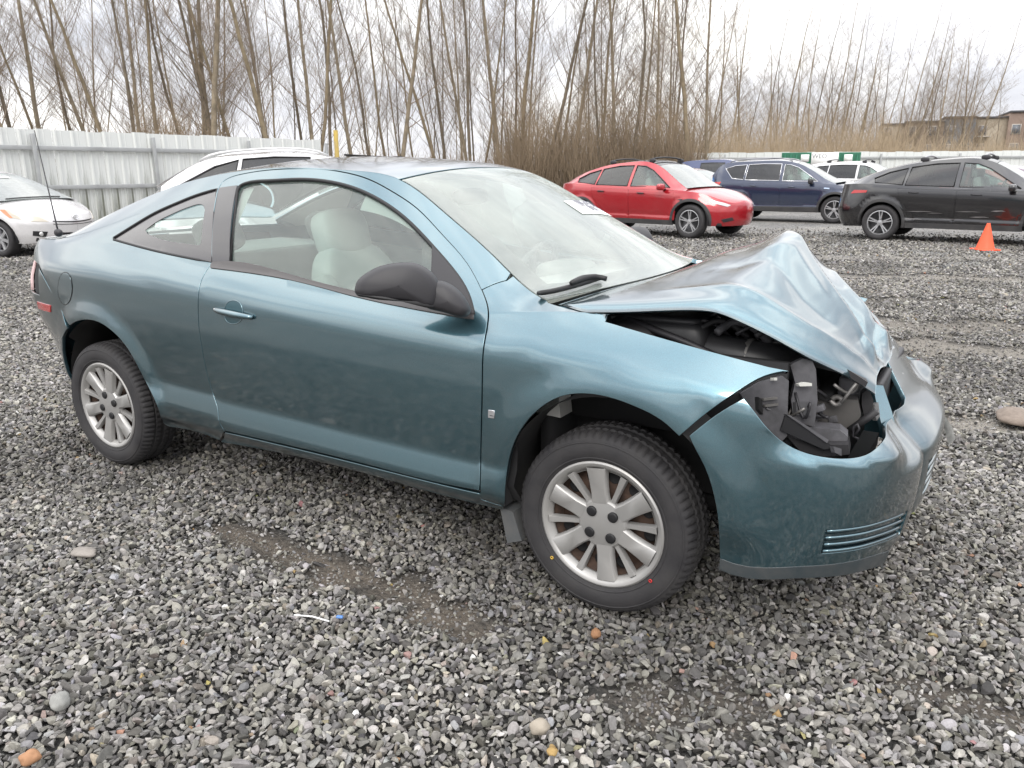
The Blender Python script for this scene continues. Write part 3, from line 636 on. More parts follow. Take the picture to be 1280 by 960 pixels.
    pillow('mirror_base', [(531, 353), (552, 351), (566, 357), (578, 368), (586, 381), (588, 391), (583, 396), (566, 394), (548, 389), (533, 384)], -.865, (.45, -.88, .14), .050, BLACK, m_, .45)
    pillow('mirror_lip', [(445, 367.5), (455, 371), (490, 375.5), (525, 380.5), (546, 384), (545, 381), (525, 377), (490, 371.5), (455, 366.5)], -.985, (.62, -.78, .10), .03, GASKET, m_, .5)
    fdr = None
    fdr = panel('fuel_door', S, px(*[(81.6+8.6*math.cos(a), 360.6+20*math.sin(a)) for a in np.linspace(0, 2*math.pi, 14, endpoint=False)], sharp=True), TEAL, car, .02, gap=.0, hem=.003, off=.0025) if side == 0 else None
    if side == 0:
        fl = px(*[(81.6+8.9*math.cos(a), 360.6+20.4*math.sin(a)) for a in np.linspace(0, 2*math.pi, 28)], sharp=True); MB().tube(curve3(fl, .0005), .0022, 5).build('fuel_door_gap', GASKET, car)
    rm = mm(px((47, 377), (63.6, 382), (63.6, 390), (48.5, 385.5), sharp=True)); panel('side_marker', S, rm, LAMPRED, car, .02, gap=0, hem=.006, off=.004)
# fender badge
bc = px((614.5, 517.5), (614.5, 517.5))[:1]; bq = px((611, 512.5), (618, 513.5), (618, 522.5), (611, 521.5), sharp=True)
bd = panel('badge', S, bq, mat('badge_silver', (.6, .6, .62), .3, .8), fenders[0], .02, gap=0, hem=.004, off=.004)
bl = at([(612.2, 519.4), (616.8, 520.2)], 1, S(*bc.T)[0][1]-.0045); MB().tube(bl, .0012, 4).build('badge_line', GASKET, bd)
# door seam of fender base: mud flap
fl_ = at([(625, 634), (641, 640), (652, 676), (634, 679)], 1, -.80); fl2 = fl_+np.array([0, .14, 0])
obj('mud_flap', list(fl_)+list(fl2), [(0, 1, 2, 3), (7, 6, 5, 4), (0, 3, 7, 4), (1, 5, 6, 2), (0, 4, 5, 1), (3, 2, 6, 7)], mat('mud_flap_rubber', (.07, .075, .078), .65, var=(14, .5, (.13, .12, .11))), car, False)
# antenna
ab = at([(73, 291)], 1, -.645)[0]; atp = at([(43, 163)], 1, -.645)[0]
mb = MB().tube([ab, ab+(atp-ab)*.12, atp], [.0055, .004, .0022], 6); an = mb.build('antenna', BLACK, car); MB().sup(ab, (.05, .035, .04), .9, 8).build('antenna_base', BLACK, an)

# ---- wheels
def wheel(side=-1):
    w = empty('wheel', parent=car)
    prof = [(.196, -.066), (.208, -.080), (.216, -.086), (.232, -.0945), (.252, -.0975), (.272, -.0955), (.288, -.0885), (.297, -.081), (.3025, -.070)]
    tread = [(.3055, -.058), (.3065, -.046), (.299, -.044), (.299, -.036), (.3072, -.034), (.3075, -.012), (.299, -.010), (.299, 0.)]
    p = prof+tread; p = p+[(r, -y) for r, y in p[-2::-1]]; m = len(p); n = 216; V = []
    for k in range(n):
        q = 2*math.pi*k/n
        for j, (r, y) in enumerate(p):
            jj = min(j, m-1-j); rr = r
            if jj in (7, 8, 9, 10) and k % 3 == 0: rr -= .0065
            if jj in (13, 14) and (k+1) % 3 == 0: rr -= .005
            V.append((rr*math.cos(q), y, rr*math.sin(q)))
    F = [(k*m+j, ((k+1) % n)*m+j, ((k+1) % n)*m+j+1, k*m+j+1) for k in range(n) for j in range(m-1)]
    ty = MB(); ty.V = V; ty.F = F; ty.build('tyre', RUBBER, w, True, 32)
    # raised rings on the sidewall
    MB().lathe([(.222, -.0905), (.2235, -.0930), (.226, -.0935), (.228, -.0918)], n=96).build('bead_ring', RUBBER, w)
    MB().lathe([(.274, -.0945), (.2755, -.0968), (.279, -.0945), (.281, -.0915)], n=96).build('sidewall_ring', RUBBER, w)
    # steel rim behind the cover
    st_ = MB().lathe([(.198, -.070), (.196, -.055), (.180, -.045), (.172, -.010), (.165, -.014), (.120, -.032), (.075, -.022), (.0, -.022)], n=72).build('steel_rim', RUST, w)
    for k in range(12):
        a = 2*math.pi*(k+.5)/12; MB().lathe([(.0, -.0), (.018, -.0), (.021, -.003), (.021, .004)], (math.cos(a)*.148, -.028, math.sin(a)*.148), 12).build('rim_hole', DARK, st_)
    cv = MB().lathe([(.2135, -.078), (.2125, -.086), (.207, -.0895), (.199, -.088), (.192, -.082), (.184, -.070), (.180, -.060), (.178, -.066)], n=96)
    cv.lathe([(.086, -.058), (.084, -.070), (.078, -.076), (.045, -.080), (.02, -.0815), (.0, -.082)], n=64)
    for k in range(6):
        for wide in (1, 0):
            a = math.pi/2+2*math.pi*(k+(0 if wide else .5))/6+(0 if wide else 0); ca, sa = math.cos(a), math.sin(a)
            rs = [.070, .105, .150, .190] if wide else [.082, .115, .150, .188]
            hw = [.0290, .0265, .0290, .0335] if wide else [.0085, .0085, .0100, .0125]
            tp_ = [-.0775, -.0800, -.0830, -.0855] if wide else [-.070, -.0725, -.077, -.083]
            V = []; F = []
            for r, h_, t in zip(rs, hw, tp_):
                for s_, y in ((-h_*1.12, t+.020), (-h_*.98, t+.004), (-h_*.80, t), (h_*.80, t), (h_*.98, t+.004), (h_*1.12, t+.020)):
                    V.append((r*ca-s_*sa, y, r*sa+s_*ca))
            for i in range(3):
                for j in range(5): F.append((i*6+j, i*6+j+1, (i+1)*6+j+1, (i+1)*6+j))
            cv.add(V, F)
    hub = cv.build('hubcap', SILVER, w, True, 38)
    for k in range(4):
        a = math.pi/4+k*math.pi/2-.2; MB().lathe([(.0172, -.074), (.0172, -.0835), (.0155, -.0855), (.011, -.0862), (0, -.0865)], (math.cos(a)*.052, 0, math.sin(a)*.052), 18).build('lug_cap', GASKET, hub)
    return w
w0 = wheel()
spots = [(0, -.715, -7, 0), (-2.624, -.715, 14, 0), (0, .715, 20, 180), (-2.624, .715, 50, 180)]
for k, (x, y, spin, rz) in enumerate(spots):
    w = w0 if k == 0 else copy_tree(w0, car)
    w.rotation_mode = 'ZYX'; w.location = (x, y, .302); w.rotation_euler = (0, R_(spin), R_(rz))
RED = mat('red_dot', (.5, .03, .03), .5); YEL = mat('yellow_dot', (.55, .35, .05), .5)
for (p, m_) in (((813, 726), RED), ((690, 697), YEL)):
    q = at([p], 1, -.812)[0]; t = MB().lathe([(.006, 0), (.006, -.002), (.003, -.002), (.003, 0)], tuple(q), 14).build('paint_dot', m_, car)
# wheel wells
LIN = mat('wheel_liner', (.018, .018, .019), .85, var=(9, .5, (.05, .047, .043)))
for (ax, az, ar) in (AF, AR):
    for sg in (-1, 1):
        a = np.linspace(.02, math.pi-(.0 if ax > -1 else .04)+(.14 if ax > -1 else 0), 30); V = []; F = []
        for q in a:
            for yy in ((.835 if q > .75 else .775) if ax > -1 else (.80 if q < 2.4 else .755), .70, .50): V.append((ax+(ar+.012)*math.cos(q), sg*yy, az+(ar+.012)*math.sin(q)))
        F = [(i*3+j, i*3+j+1, (i+1)*3+j+1, (i+1)*3+j) for i in range(29) for j in range(2)]
        V += [(ax, sg*.50, az)]; F += [((i)*3+2, (i+1)*3+2, len(V)-1) for i in range(29)]
        obj('wheel_liner', V, F, LIN, car)
    for sg in (-1,): MB().tube([( -.0+ax-.04, -.6, .30), (ax-.04, .6, .30)], .045, 8).build('axle', DARK, car)
# ---- inside the coupe
SEAT = mat('grey_cloth', (.40, .40, .385), .9, bump=(350, .3, .001), var=(6, .25))
TRIM = mat('grey_trim', (.38, .375, .355), .75, var=(5, .2)); DASH = mat('dash_grey', (.44, .435, .41), .8, bump=(500, .3, .001), var=(4, .3)); CARPET = mat('carpet', (.13, .13, .125), .95)
def seat(y, x=-1.22):
    s_ = empty('seat', parent=car); lean = Matrix.Rotation(R_(-16), 3, 'Y')
    def bk(V): V = V.copy(); f = (V[:, 2]/.6+.5); V[:, 1] *= 1.06-.30*f**2; V[:, 0] += .02*np.cos(V[:, 1]*9)*-1; return V
    MB().sup((x-.115, y, .745), (.15, .54, .72), .42, 16, bk, lean).build('backrest', SEAT, s_)
    for q in (-1, 1): MB().sup((x-.075, y+q*.22, .72), (.14, .11, .56), .6, 12, None, lean).build('side_bolster', SEAT, s_)
    MB().sup((x+.22, y, .40), (.56, .52, .17), .45, 14).build('cushion', SEAT, s_)
    hd = MB().sup((x-.235, y, 1.135), (.12, .28, .21), .55, 14, None, lean).build('headrest', SEAT, s_)
    for q in (-.06, .06): MB().tube([(x-.20, y+q, .95), (x-.225, y+q, 1.06)], .006, 6).build('headrest_post', CHROME, hd)
seat(-.37, -1.20); seat(.37, -1.20)
bn = empty('rear_bench', parent=car); lean = Matrix.Rotation(R_(-24), 3, 'Y')
MB().sup((-2.12, 0, .72), (.16, 1.22, .60), .3, 16, None, lean).build('backrest', SEAT, bn); MB().sup((-1.82, 0, .44), (.55, 1.22, .18), .3, 14).build('cushion', SEAT, bn)
for y in (-.36, .36):
    hd = MB().sup((-2.235, y, 1.10), (.10, .25, .16), .5, 12, None, lean).build('headrest', SEAT, bn)
    for q in (-.05, .05): MB().tube([(-2.19, y+q, .97), (-2.22, y+q, 1.05)], .006, 6).build('headrest_post', CHROME, hd)
dsh = MB(); dsh.prism([(-.86, .62), (-.86, .86), (-.80, .925), (-.66, .955), (-.40, .945), (-.24, .94), (-.20, .60)], -.70, .70); dash = dsh.build('dashboard', DASH, car, True, 30)
MB().sup((-.74, .37, .945), (.20, .36, .09), .6, 12).build('instrument_hood', DASH, dash)
for y in (-.55, .55, -.1, .1): MB().box((-.857, y, .84), (.03, .13, .06), bev=.008).build('air_vent', BLACK, dash)
stw = empty('steering_wheel', parent=car, loc=(-.93, .37, .90)); stw.rotation_euler = (0, R_(-62), 0)
a = np.linspace(0, 2*math.pi, 37); MB().tube([(math.cos(q)*.185, math.sin(q)*.185, 0) for q in a], .016, 8).build('rim', mat('wheel_grey', (.12, .12, .12), .6), stw)
MB().sup((0, 0, -.01), (.17, .15, .06), .7, 10).build('airbag_cover', mat('wheel_grey', (.12,)*3), stw)
for q in (0, 2.2, -2.2): MB().tube([(0, 0, -.01), (math.cos(q+1.57)*.18, math.sin(q+1.57)*.18, 0)], .018, 6).build('spoke', mat('wheel_grey', (.12,)*3), stw)
MB().tube([(-.90, .37, .885), (-.5, .37, .70)], .03, 8).build('steering_column', BLACK, car)
MB().sup((-1.02, 0, 1.285), (.05, .24, .07), .6, 10).build('rear_view_mirror', BLACK, car)
MB().box((-1.35, 0, .31), (2.1, 1.40, .05)).build('floor_pan', CARPET, car); MB().box((-2.45, 0, .62), (.06, 1.30, .70)).build('rear_bulkhead', CARPET, car)
MB().box((-2.62, 0, .985), (.55, 1.24, .03), bev=.01).build('parcel_shelf', TRIM, car)
MB().box((-2.93, 0, .42), (.8, 1.10, .04)).build('trunk_floor', CARPET, car)
MB().box((-.26, 0, .62), (.05, 1.36, .56)).build('firewall', DARK, car); MB().box((-.235, 0, .93), (.20, 1.34, .03)).build('cowl', BLACK, car)
MB().box((-1.15, .0, .42), (.9, .20, .26), bev=.03).build('centre_console', TRIM, car)
for sg in (-1, 1):
    mm = (lambda P: P) if sg < 0 else coupe.mirror
    lowp = np.array([(u_(x), w) for x, w in [(-.45, .16), (-.45, .70), (-1.0, .715), (-1.76, .715), (-1.76, .16)]])
    panel('door_card', S, mm(lowp), TRIM, car, .06, gap=0, hem=0, off=-.075)
    qp = np.array([(u_(x), w) for x, w in [(-1.78, .2), (-1.78, .715), (-2.42, .725), (-2.42, .53), (-2.2, .45), (-2.05, .2)]]); panel('quarter_trim', S, mm(qp), TRIM, car, .06, gap=0, hem=0, off=-.085)
    cp = np.array([(u_(-1.80), .78), (u_(-1.80), 1.13), (u_(-1.72), 1.13), (u_(-1.72), .78)]); panel('pillar_trim', S, mm(cp), TRIM, car, .05, gap=0, hem=0, off=-.03)
    cp = np.concatenate([[(u_(x), 1.185) for x in np.linspace(-2.2, -2.9, 8)], [(u_(-2.85), .80), (u_(-2.5), .78), (u_(-2.42), .9)]]); panel('rear_pillar_trim', S, mm(cp), TRIM, car, .05, gap=0, hem=0, off=-.03)
    cp = np.concatenate([[(u_(x), 1.185) for x in np.linspace(-.45, -1.1, 8)], [(u_(x), 1.06) for x in np.linspace(-1.1, -.62, 6)]]); panel('front_pillar_trim', S, mm(cp), TRIM, car, .05, gap=0, hem=0, off=-.02)
    sh = np.array([(u_(x), w) for x, w in [(-.30, .05), (-.30, .66), (-1.0, .66), (-1.76, .67), (-2.20, .67), (-2.20, .05)]]); panel('gap_backing', S, mm(sh), DARK, car, .08, gap=0, hem=0, off=-.05)  # black shell added behind the skin so the panel seams read dark
panel('headliner', T, inset(clean(roofp), .02), mat('headliner_grey', (.62, .61, .58), .95), car, .06, gap=.01, hem=0, off=-.035)
MB().box((-1.3, 0, .27), (2.2, 1.20, .03)).build('underbody', DARK, car); MB().box((-2.93, 0, .37), (.75, 1.0, .03)).build('rear_underbody', DARK, car)
# ---- windshield things
def on_ws(pts, off): q = invert(T, smooth(np.array(pts, float), 4), (-3.0, -.05), (-.55, .55)); return T(q[:, 0], q[:, 1])+normals(T, q)*off
wp = on_ws([(671, 372.5), (690, 369.5), (712, 364), (735, 357), (752, 351)], .016); wi = MB().tube(wp, [.006]+[.009]*(len(wp)-2)+[.005], 6).build('wiper', GASKET, car); wq = on_ws([(712, 364.5), (728, 358), (742, 356), (756, 359)], .030)
MB().tube(wq, [.008, .010, .011, .012, .012, .011, .010, .010, .010, .010, .010, .010, .010][:len(wq)], 6).build('wiper_arm', GASKET, wi)
stp = invert(T, [(704, 252), (734, 251), (768, 266.5), (728, 268)], (-3.0, -.05), (-.55, .55)); PAPER = mat('white_paper', (.82, .82, .80), .7)
sk = panel('paper_notice', T, stp, PAPER, car, .03, gap=0, hem=0, off=.003)
INK = mat('marker_ink', (.12, .12, .16), .7)
def text_mesh(body, size, mt, name, parent=None):
    cu = bpy.data.curves.new('lettering', 'FONT'); cu.body = body; cu.size = size; cu.align_x = 'CENTER'; cu.align_y = 'CENTER'; cu.extrude = .0004
    o = bpy.data.objects.new('lettering', cu); C.objects.link(o); dg = bpy.context.evaluated_depsgraph_get(); me = bpy.data.meshes.new_from_object(o.evaluated_get(dg)); bpy.data.objects.remove(o)
    me.materials.clear(); me.materials.append(mt); q = bpy.data.objects.new(name, me); C.objects.link(q); q.parent = parent; return q
for (a_, b_, body) in ((.26, .30, '10951951'), (.62, .62, '0250 12')):
    e = lambda s_, t_: (stp[0]*(1-s_)+stp[1]*s_)*(1-t_)+(stp[3]*(1-s_)+stp[2]*s_)*t_
    p0 = T(*e(.08, a_)[:, None])[0]; p1 = T(*e(.92, b_)[:, None])[0]; pu = T(*e(.5, a_-.25)[:, None])[0]; nn = normals(T, e(.5, a_)[None])[0]
    ex = (p1-p0)/np.linalg.norm(p1-p0); ez = nn-ex*(nn@ex); ez /= np.linalg.norm(ez); ey = np.cross(ez, ex); o = text_mesh(body, .075 if a_ < .5 else .055, INK, 'handwriting', sk); c_ = T(*e(.5 if a_ < .5 else .6, a_)[:, None])[0]+nn*.0045
    Mx = Matrix.Identity(4)
    for i in range(3): Mx[i][0], Mx[i][1], Mx[i][2], Mx[i][3] = ex[i], ey[i], ez[i], c_[i]
    o.matrix_local = Mx
# ---- engine bay and open headlight socket
BAY = mat('bay_plastic', (.026, .025, .027), .55, var=(12, .5)); GREYM = mat('grey_bracket', (.13, .128, .138), .5, .1, var=(15, .6, (.025, .025, .025))); ALLOY = mat('dull_alloy', (.26, .25, .24), .5, .7, var=(20, .5))
def slab(name, pts, y, th, mt, parent=car, tilt=0.):
    p = at(pts, 1, y); p = p+np.array([0, 1, 0])*((p[:, 2]-p[:, 2].mean())*tilt)[:, None]; n = len(p); q = p+np.array([-.012, th, -.004])
    return obj(name, list(p)+list(q), [tuple(range(n)), tuple(range(2*n-1, n-1, -1))]+[(i, (i+1) % n, (i+1) % n+n, i+n) for i in range(n)], mt, parent, False)
bay = empty('engine_bay', parent=car)
MB().box((.16, .58, .60), (.7, .04, .44)).build('inner_fender', DARK, bay); MB().box((.14, -.60, .72), (.70, .03, .26)).build('inner_fender', DARK, bay)
MB().box((.22, 0, .32), (.85, 1.0, .05)).build('splash_tray', DARK, bay); MB().box((.56, .05, .52), (.05, .95, .40)).build('radiator', DARK, bay)
MB().box((.62, .05, .74), (.05, .85, .06), bev=.01).build('radiator_support', GREYM, bay); MB().box((.76, .0, .52), (.06, 1.05, .11), bev=.02).build('crash_bar', GREYM, bay)
eng = MB(); eng.sup((.16, .06, .70), (.46, .62, .38), .35, 14); eng.box((.16, -.02, .885), (.34, .44, .05), bev=.015); eng.build('engine', BAY, bay)
ab_ = MB().sup((.05, -.42, .80), (.34, .26, .26), .3, 12).build('air_box', mat('air_box_black', (.028, .028, .030), .45), bay); MB().sup((.05, -.42, .925), (.30, .24, .03), .4, 8).build('air_box_lid', mat('air_box_black', (.028,)*3), ab_)
MB().tube(smooth([(.18, -.46, .83), (.30, -.47, .82), (.40, -.44, .81), (.46, -.32, .80)], 6), .062, 14).build('intake_duct', mat('air_box_black', (.028,)*3), bay)
hp_ = at([(962, 437)], 1, -.45)[0]; MB().lathe([(.064, -.010), (.066, -.008), (.066, .008), (.064, .010)], (0, 0, 0), 24).build('hose_clamp', ALLOY, bay).matrix_local = Matrix.Translation(Vector((.345, -.462, .815)))@Matrix.Rotation(R_(80), 4, 'Z')
MB().tube(smooth([(-.1, -.5, .93), (.05, -.56, .90), (.2, -.57, .86), (.33, -.55, .80)], 5), .012, 6).build('coolant_hose', BLACK, bay)
MB().tube(at([(765, 397), (790, 391), (812, 382)], 1, -.50), .006, 5).build('hood_prop', mat('prop_grey', (.4, .4, .4), .5), bay)
MB().sup((-.02, -.50, .86), (.20, .20, .12), .8, 10).build('strut_tower', BAY, bay)
slab('fender_bracket', [(926, 492), (950, 478), (978, 470), (986, 476), (985, 500), (984, 545), (973, 556), (950, 540), (936, 514)], -.63, .02, GREYM, bay)
slab('bracket_rib', [(955, 498), (972, 496), (972, 499), (955, 501)], -.640, .01, ALLOY, bay); slab('bracket_rib', [(957, 506), (973, 504), (973, 507), (957, 509)], -.640, .01, ALLOY, bay)
slab('bracket_slot', [(948, 496), (953, 500), (954, 518), (949, 512)], -.637, .006, DARK, bay)
slab('lamp_carrier', [(988, 456), (1004, 448), (1016, 452), (1020, 462), (1022, 500), (1018, 534), (992, 526), (989, 500), (994, 478)], -.575, .03, GREYM, bay)
slab('lamp_carrier_step', [(995, 503), (1014, 502), (1014, 520), (996, 519)], -.585, .01, mat('grey_bracket_dark', (.085, .085, .09), .6), bay)
slab('upper_shroud', [(1006, 448), (1030, 450), (1060, 462), (1085, 478), (1082, 484), (1055, 468), (1024, 460), (1010, 461)], -.52, .06, BAY, bay)
slab('washer_bottle', [(1020, 500), (1036, 505), (1044, 508), (1056, 499), (1072, 500), (1076, 520), (1066, 536), (1034, 540), (1020, 532)], -.44, .10, mat('smoky_plastic', (.095, .09, .085), .45, var=(8, .4)), bay)
slab('deflector', [(982, 520), (990, 524), (1034, 552), (1042, 560), (1030, 562), (976, 538)], -.64, .02, mat('deflector_black', (.024, .024, .026), .5), bay)
slab('deflector_edge', [(983, 518), (988, 519), (1036, 550), (1034, 554)], -.648, .01, GREYM, bay)
slab('lower_tray', [(984, 546), (1010, 552), (1040, 556), (1060, 556), (1062, 568), (1030, 571), (1000, 564)], -.62, .10, BAY, bay)
slab('tray_shard', [(1000, 533), (1050, 538), (1060, 546), (1058, 555), (1036, 555), (1018, 548)], -.58, .08, GREYM, bay)
slab('tray_shard', [(1042, 558), (1052, 561), (1052, 570), (1044, 566)], -.66, .01, GREYM, bay)
slab('lamp_clip', [(998, 480), (1006, 477.5), (1015, 479), (1015, 482.5), (1000, 483)], -.60, .012, mat('pale_clip', (.6, .6, .56), .5), bay); slab('lamp_clip', [(967.5, 472), (971.5, 472), (971.5, 475.5), (967.5, 475.5)], -.65, .01, mat('pale_clip', (.6,)*3), bay)
MB().tube(at([(1062, 538), (1082, 524), (1096, 514)], 1, -.45), .012, 6).build('support_rod', BAY, bay)
MB().tube(at([(1068, 545), (1074, 536), (1072, 530), (1067, 534), (1066, 545), (1073, 549)], 1, -.50), .004, 5).build('wire_loop', BLACK, bay)
MB().tube(smooth(at([(1038, 500), (1045, 506), (1052, 500), (1046, 496), (1040, 499)], 1, -.47), 4), .008, 6).build('lamp_wire', ALLOY, bay)
slab('lamp_mount', [(1078, 492), (1086, 486), (1092, 500), (1090, 515), (1080, 520), (1077, 505)], -.40, .05, BAY, bay)
slab('foil_scrap', [(1093, 506), (1098, 503), (1100, 520), (1096, 526), (1093, 516)], -.38, .01, mat('foil', (.7, .7, .7), .3, .8), bay)
# far headlight, knocked loose
fh = MB(); c_ = at([(1112, 468)], 1, .08)[0]; fh.sup(c_, (.07, .13, .055), .6, 12, None, Matrix.Rotation(R_(25), 3, 'Z')); fh.build('headlight', mat('fogged_lens', (.5, .52, .52), .25, 0, 1.), car); fh2 = MB().sup(c_+[-.07, .02, .01], (.08, .2, .09), .5, 10).build('headlight_housing', BLACK, car)
MB().box((.70, .0, .70), (.03, .62, .10), bev=.01).build('upper_grille', BLACK, car)

rb_ = np.random.default_rng(5)
for k in range(26):      # loose wiring, clips and broken lugs in the socket
    x, y, z = rb_.uniform(.44, .64), rb_.uniform(-.60, -.40), rb_.uniform(.56, .74); q = np.array([x, y, z])
    if k % 3: MB().tube(smooth([q, q+rb_.normal(0, .025, 3), q+rb_.normal(0, .035, 3), q+rb_.normal(0, .04, 3)], 4), rb_.uniform(.003, .006), 5).build('wire', (BLACK, GREYM, ALLOY)[k % 7 % 3], bay)
    else: MB().box(q, rb_.uniform(.012, .05, 3), Matrix.Rotation(rb_.uniform(0, 3), 3, 'Y'), bev=.003).build('broken_lug', (GREYM, BAY)[k % 2], bay)
for k in range(9):
    x = -.05+k*.06; MB().tube(smooth([(x, -.52, .90), (x+.05, -.50+.02*(k % 3), .93), (x+.12, -.46, .90), (x+.15, -.40, .84)], 4), .007+.003*(k % 3), 6).build('bay_hose', (BLACK, BAY, GREYM)[k % 3], bay)
# ================================================================== ground
SD = np.random.default_rng(3)
def g2(p): return ground(*p)[:2]
# bare strips where wheels pushed the stones aside: photo points, width in metres
DIRT = [([(285, 655), (345, 678), (420, 708), (520, 742), (590, 775)], .10, 1.), ([(790, 868), (850, 872), (920, 880)], .12, .55), ([(1150, 850), (1200, 872), (1290, 905)], .09, .7),
        ([(960, 339), (1150, 345), (1400, 350)], .34, .85), ([(1080, 372), (1200, 374), (1400, 372)], .22, .6), ([(1080, 402), (1150, 408), (1400, 404)], .38, .75), ([(1120, 426), (1180, 433), (1400, 443)], .36, .85), ([(1180, 522), (1240, 528), (1400, 532)], .17, 1.), ([(930, 318), (1100, 321), (1400, 321)], .35, .6), ([(0, 350), (60, 372)], .3, .4)]
DIRT = [(np.array([g2(p) for p in a]), w, s) for a, w, s in DIRT]
def nz(x, y, sc, seed=0.):
    return np.array([mnoise.noise((a*sc+seed, b*sc-seed, seed)) for a, b in zip(x, y)])
def dirt(x, y):
    q = np.stack([x, y], -1); m = np.zeros(len(q))
    for P, w, s in DIRT:
        d = np.full(len(q), 9e9)
        for a, b in zip(P[:-1], P[1:]):
            ab = b-a; t = np.clip(((q-a)@ab)/(ab@ab), 0, 1); d = np.minimum(d, np.linalg.norm(q-a-t[:, None]*ab, axis=1))
        near = d < w*3
        if near.any():
            nn = nz(x[near], y[near], 3.5/max(w, .12)*.25, 4.)+.6*nz(x[near], y[near], 9., 2.)
            m[near] = np.maximum(m[near], s*sm(1.25, .45, d[near]/w+nn*.9))
    return m
gs = lambda n, r, k: np.sinh(np.linspace(-1, 1, n)*k)/math.sinh(k)*r
gx = gs(330, 420, 6.4)-1.0; gy = gs(330, 420, 6.4)+1.5
XX, YY = [a.ravel() for a in np.meshgrid(gx, gy, indexing='ij')]
dist = np.hypot(XX-CAM[0], YY-CAM[1])
ZZ = -.024+.010*nz(XX, YY, .55, 1.)*np.clip(1.5-dist/40, 0, 1)-.010*dirt(XX, YY)
n_ = len(gx); GF = [(i*n_+j, (i+1)*n_+j, (i+1)*n_+j+1, i*n_+j+1) for i in range(n_-1) for j in range(n_-1)]
gm = bpy.data.materials.new('gravel_ground'); gm.use_nodes = True; t = gm.node_tree; b = t.nodes['Principled BSDF']; L = t.links.new; b.inputs['Roughness'].default_value = .85
co = N(t, 'ShaderNodeTexCoord'); at_ = N(t, 'ShaderNodeAttribute', attribute_name='dirt')
vo = N(t, 'ShaderNodeTexVoronoi', i_Scale=34., feature='F1'); L(co.outputs['Object'], vo.inputs['Vector'])
vd = N(t, 'ShaderNodeTexVoronoi', i_Scale=34., feature='DISTANCE_TO_EDGE'); L(co.outputs['Object'], vd.inputs['Vector'])
sep = N(t, 'ShaderNodeSeparateColor'); L(vo.outputs['Color'], sep.inputs[0])
c1 = ramp(t, sep.outputs[0], [(0, (.16, .16, .16)), (.35, (.27, .27, .26)), (.7, (.42, .41, .395)), (1, (.58, .57, .55))])
edge = ramp(t, vd.outputs[0], [(.0, (.30,)*3), (.16, (1, 1, 1))]); mu = N(t, 'ShaderNodeMix', data_type='RGBA', blend_type='MULTIPLY', i_0=1.); L(c1.outputs[0], mu.inputs[6]); L(edge.outputs[0], mu.inputs[7])
n1 = N(t, 'ShaderNodeTexNoise', i_Scale=.55, i_Detail=6., i_Roughness=.62); L(co.outputs['Object'], n1.inputs[0])
big = ramp(t, n1.outputs[0], [(.36, (.72, .72, .73)), (.52, (.97, .96, .94)), (.66, (1.18, 1.14, 1.07))]); m2 = N(t, 'ShaderNodeMix', data_type='RGBA', blend_type='MULTIPLY', i_0=1.); L(mu.outputs[2], m2.inputs[6]); L(big.outputs[0], m2.inputs[7])
cva = N(t, 'ShaderNodeAttribute', attribute_name='loose'); mshade = N(t, 'ShaderNodeMix', data_type='RGBA'); L(cva.outputs['Fac'], mshade.inputs[0]); L(m2.outputs[2], mshade.inputs[6]); mshade.inputs[7].default_value = (.020, .019, .017, 1)  # near ground darkened: shade between the stones put into its colour
n2 = N(t, 'ShaderNodeTexNoise', i_Scale=38., i_Detail=8., i_Roughness=.7); L(co.outputs['Object'], n2.inputs[0])
dc = ramp(t, n2.outputs[0], [(.3, (.055, .044, .034)), (.55, (.125, .103, .08)), (.75, (.22, .19, .155))])
n3 = N(t, 'ShaderNodeTexNoise', i_Scale=.9, i_Detail=5.); mp3 = N(t, 'ShaderNodeMapping'); mp3.inputs['Scale'].default_value = (.45, 1.6, 1); mp3.inputs['Rotation'].default_value = (0, 0, R_(-31)); L(co.outputs['Object'], mp3.inputs[0]); L(mp3.outputs[0], n3.inputs[0])
dd = N(t, 'ShaderNodeMath', operation='MAXIMUM'); patch = ramp(t, n3.outputs[0], [(.56, (0, 0, 0)), (.70, (.55,)*3)]); L(at_.outputs['Fac'], dd.inputs[0]); L(patch.outputs[0], dd.inputs[1])
lt_ = N(t, 'ShaderNodeAttribute', attribute_name='lane'); dc2 = ramp(t, n2.outputs[0], [(.3, (.12, .105, .088)), (.55, (.23, .21, .18)), (.75, (.34, .315, .28))]); mdl = N(t, 'ShaderNodeMix', data_type='RGBA'); L(lt_.outputs['Fac'], mdl.inputs[0]); L(dc.outputs[0], mdl.inputs[6]); L(dc2.outputs[0], mdl.inputs[7])
m3 = N(t, 'ShaderNodeMix', data_type='RGBA'); L(dd.outputs[0], m3.inputs[0]); L(mshade.outputs[2], m3.inputs[6]); L(mdl.outputs[2], m3.inputs[7]); L(m3.outputs[2], b.inputs['Base Color'])
bp = N(t, 'ShaderNodeBump', i_Strength=.9, i_Distance=.02); hm = N(t, 'ShaderNodeMath', operation='ADD'); er = ramp(t, vd.outputs[0], [(0, (0, 0, 0)), (.3, (1, 1, 1))]); iv = N(t, 'ShaderNodeMath', operation='SUBTRACT', i_0=1.); L(dd.outputs[0], iv.inputs[1]); em_ = N(t, 'ShaderNodeMath', operation='MULTIPLY'); L(er.outputs[0], em_.inputs[0]); L(iv.outputs[0], em_.inputs[1]); L(em_.outputs[0], hm.inputs[0]); L(n2.outputs[0], hm.inputs[1]); L(hm.outputs[0], bp.inputs['Height']); L(bp.outputs[0], b.inputs['Normal'])
gr = obj('ground', np.stack([XX, YY, ZZ], -1), GF, gm); tag(gr, 'grey crushed gravel lot with muddy wheel tracks', None, None, 'structure')
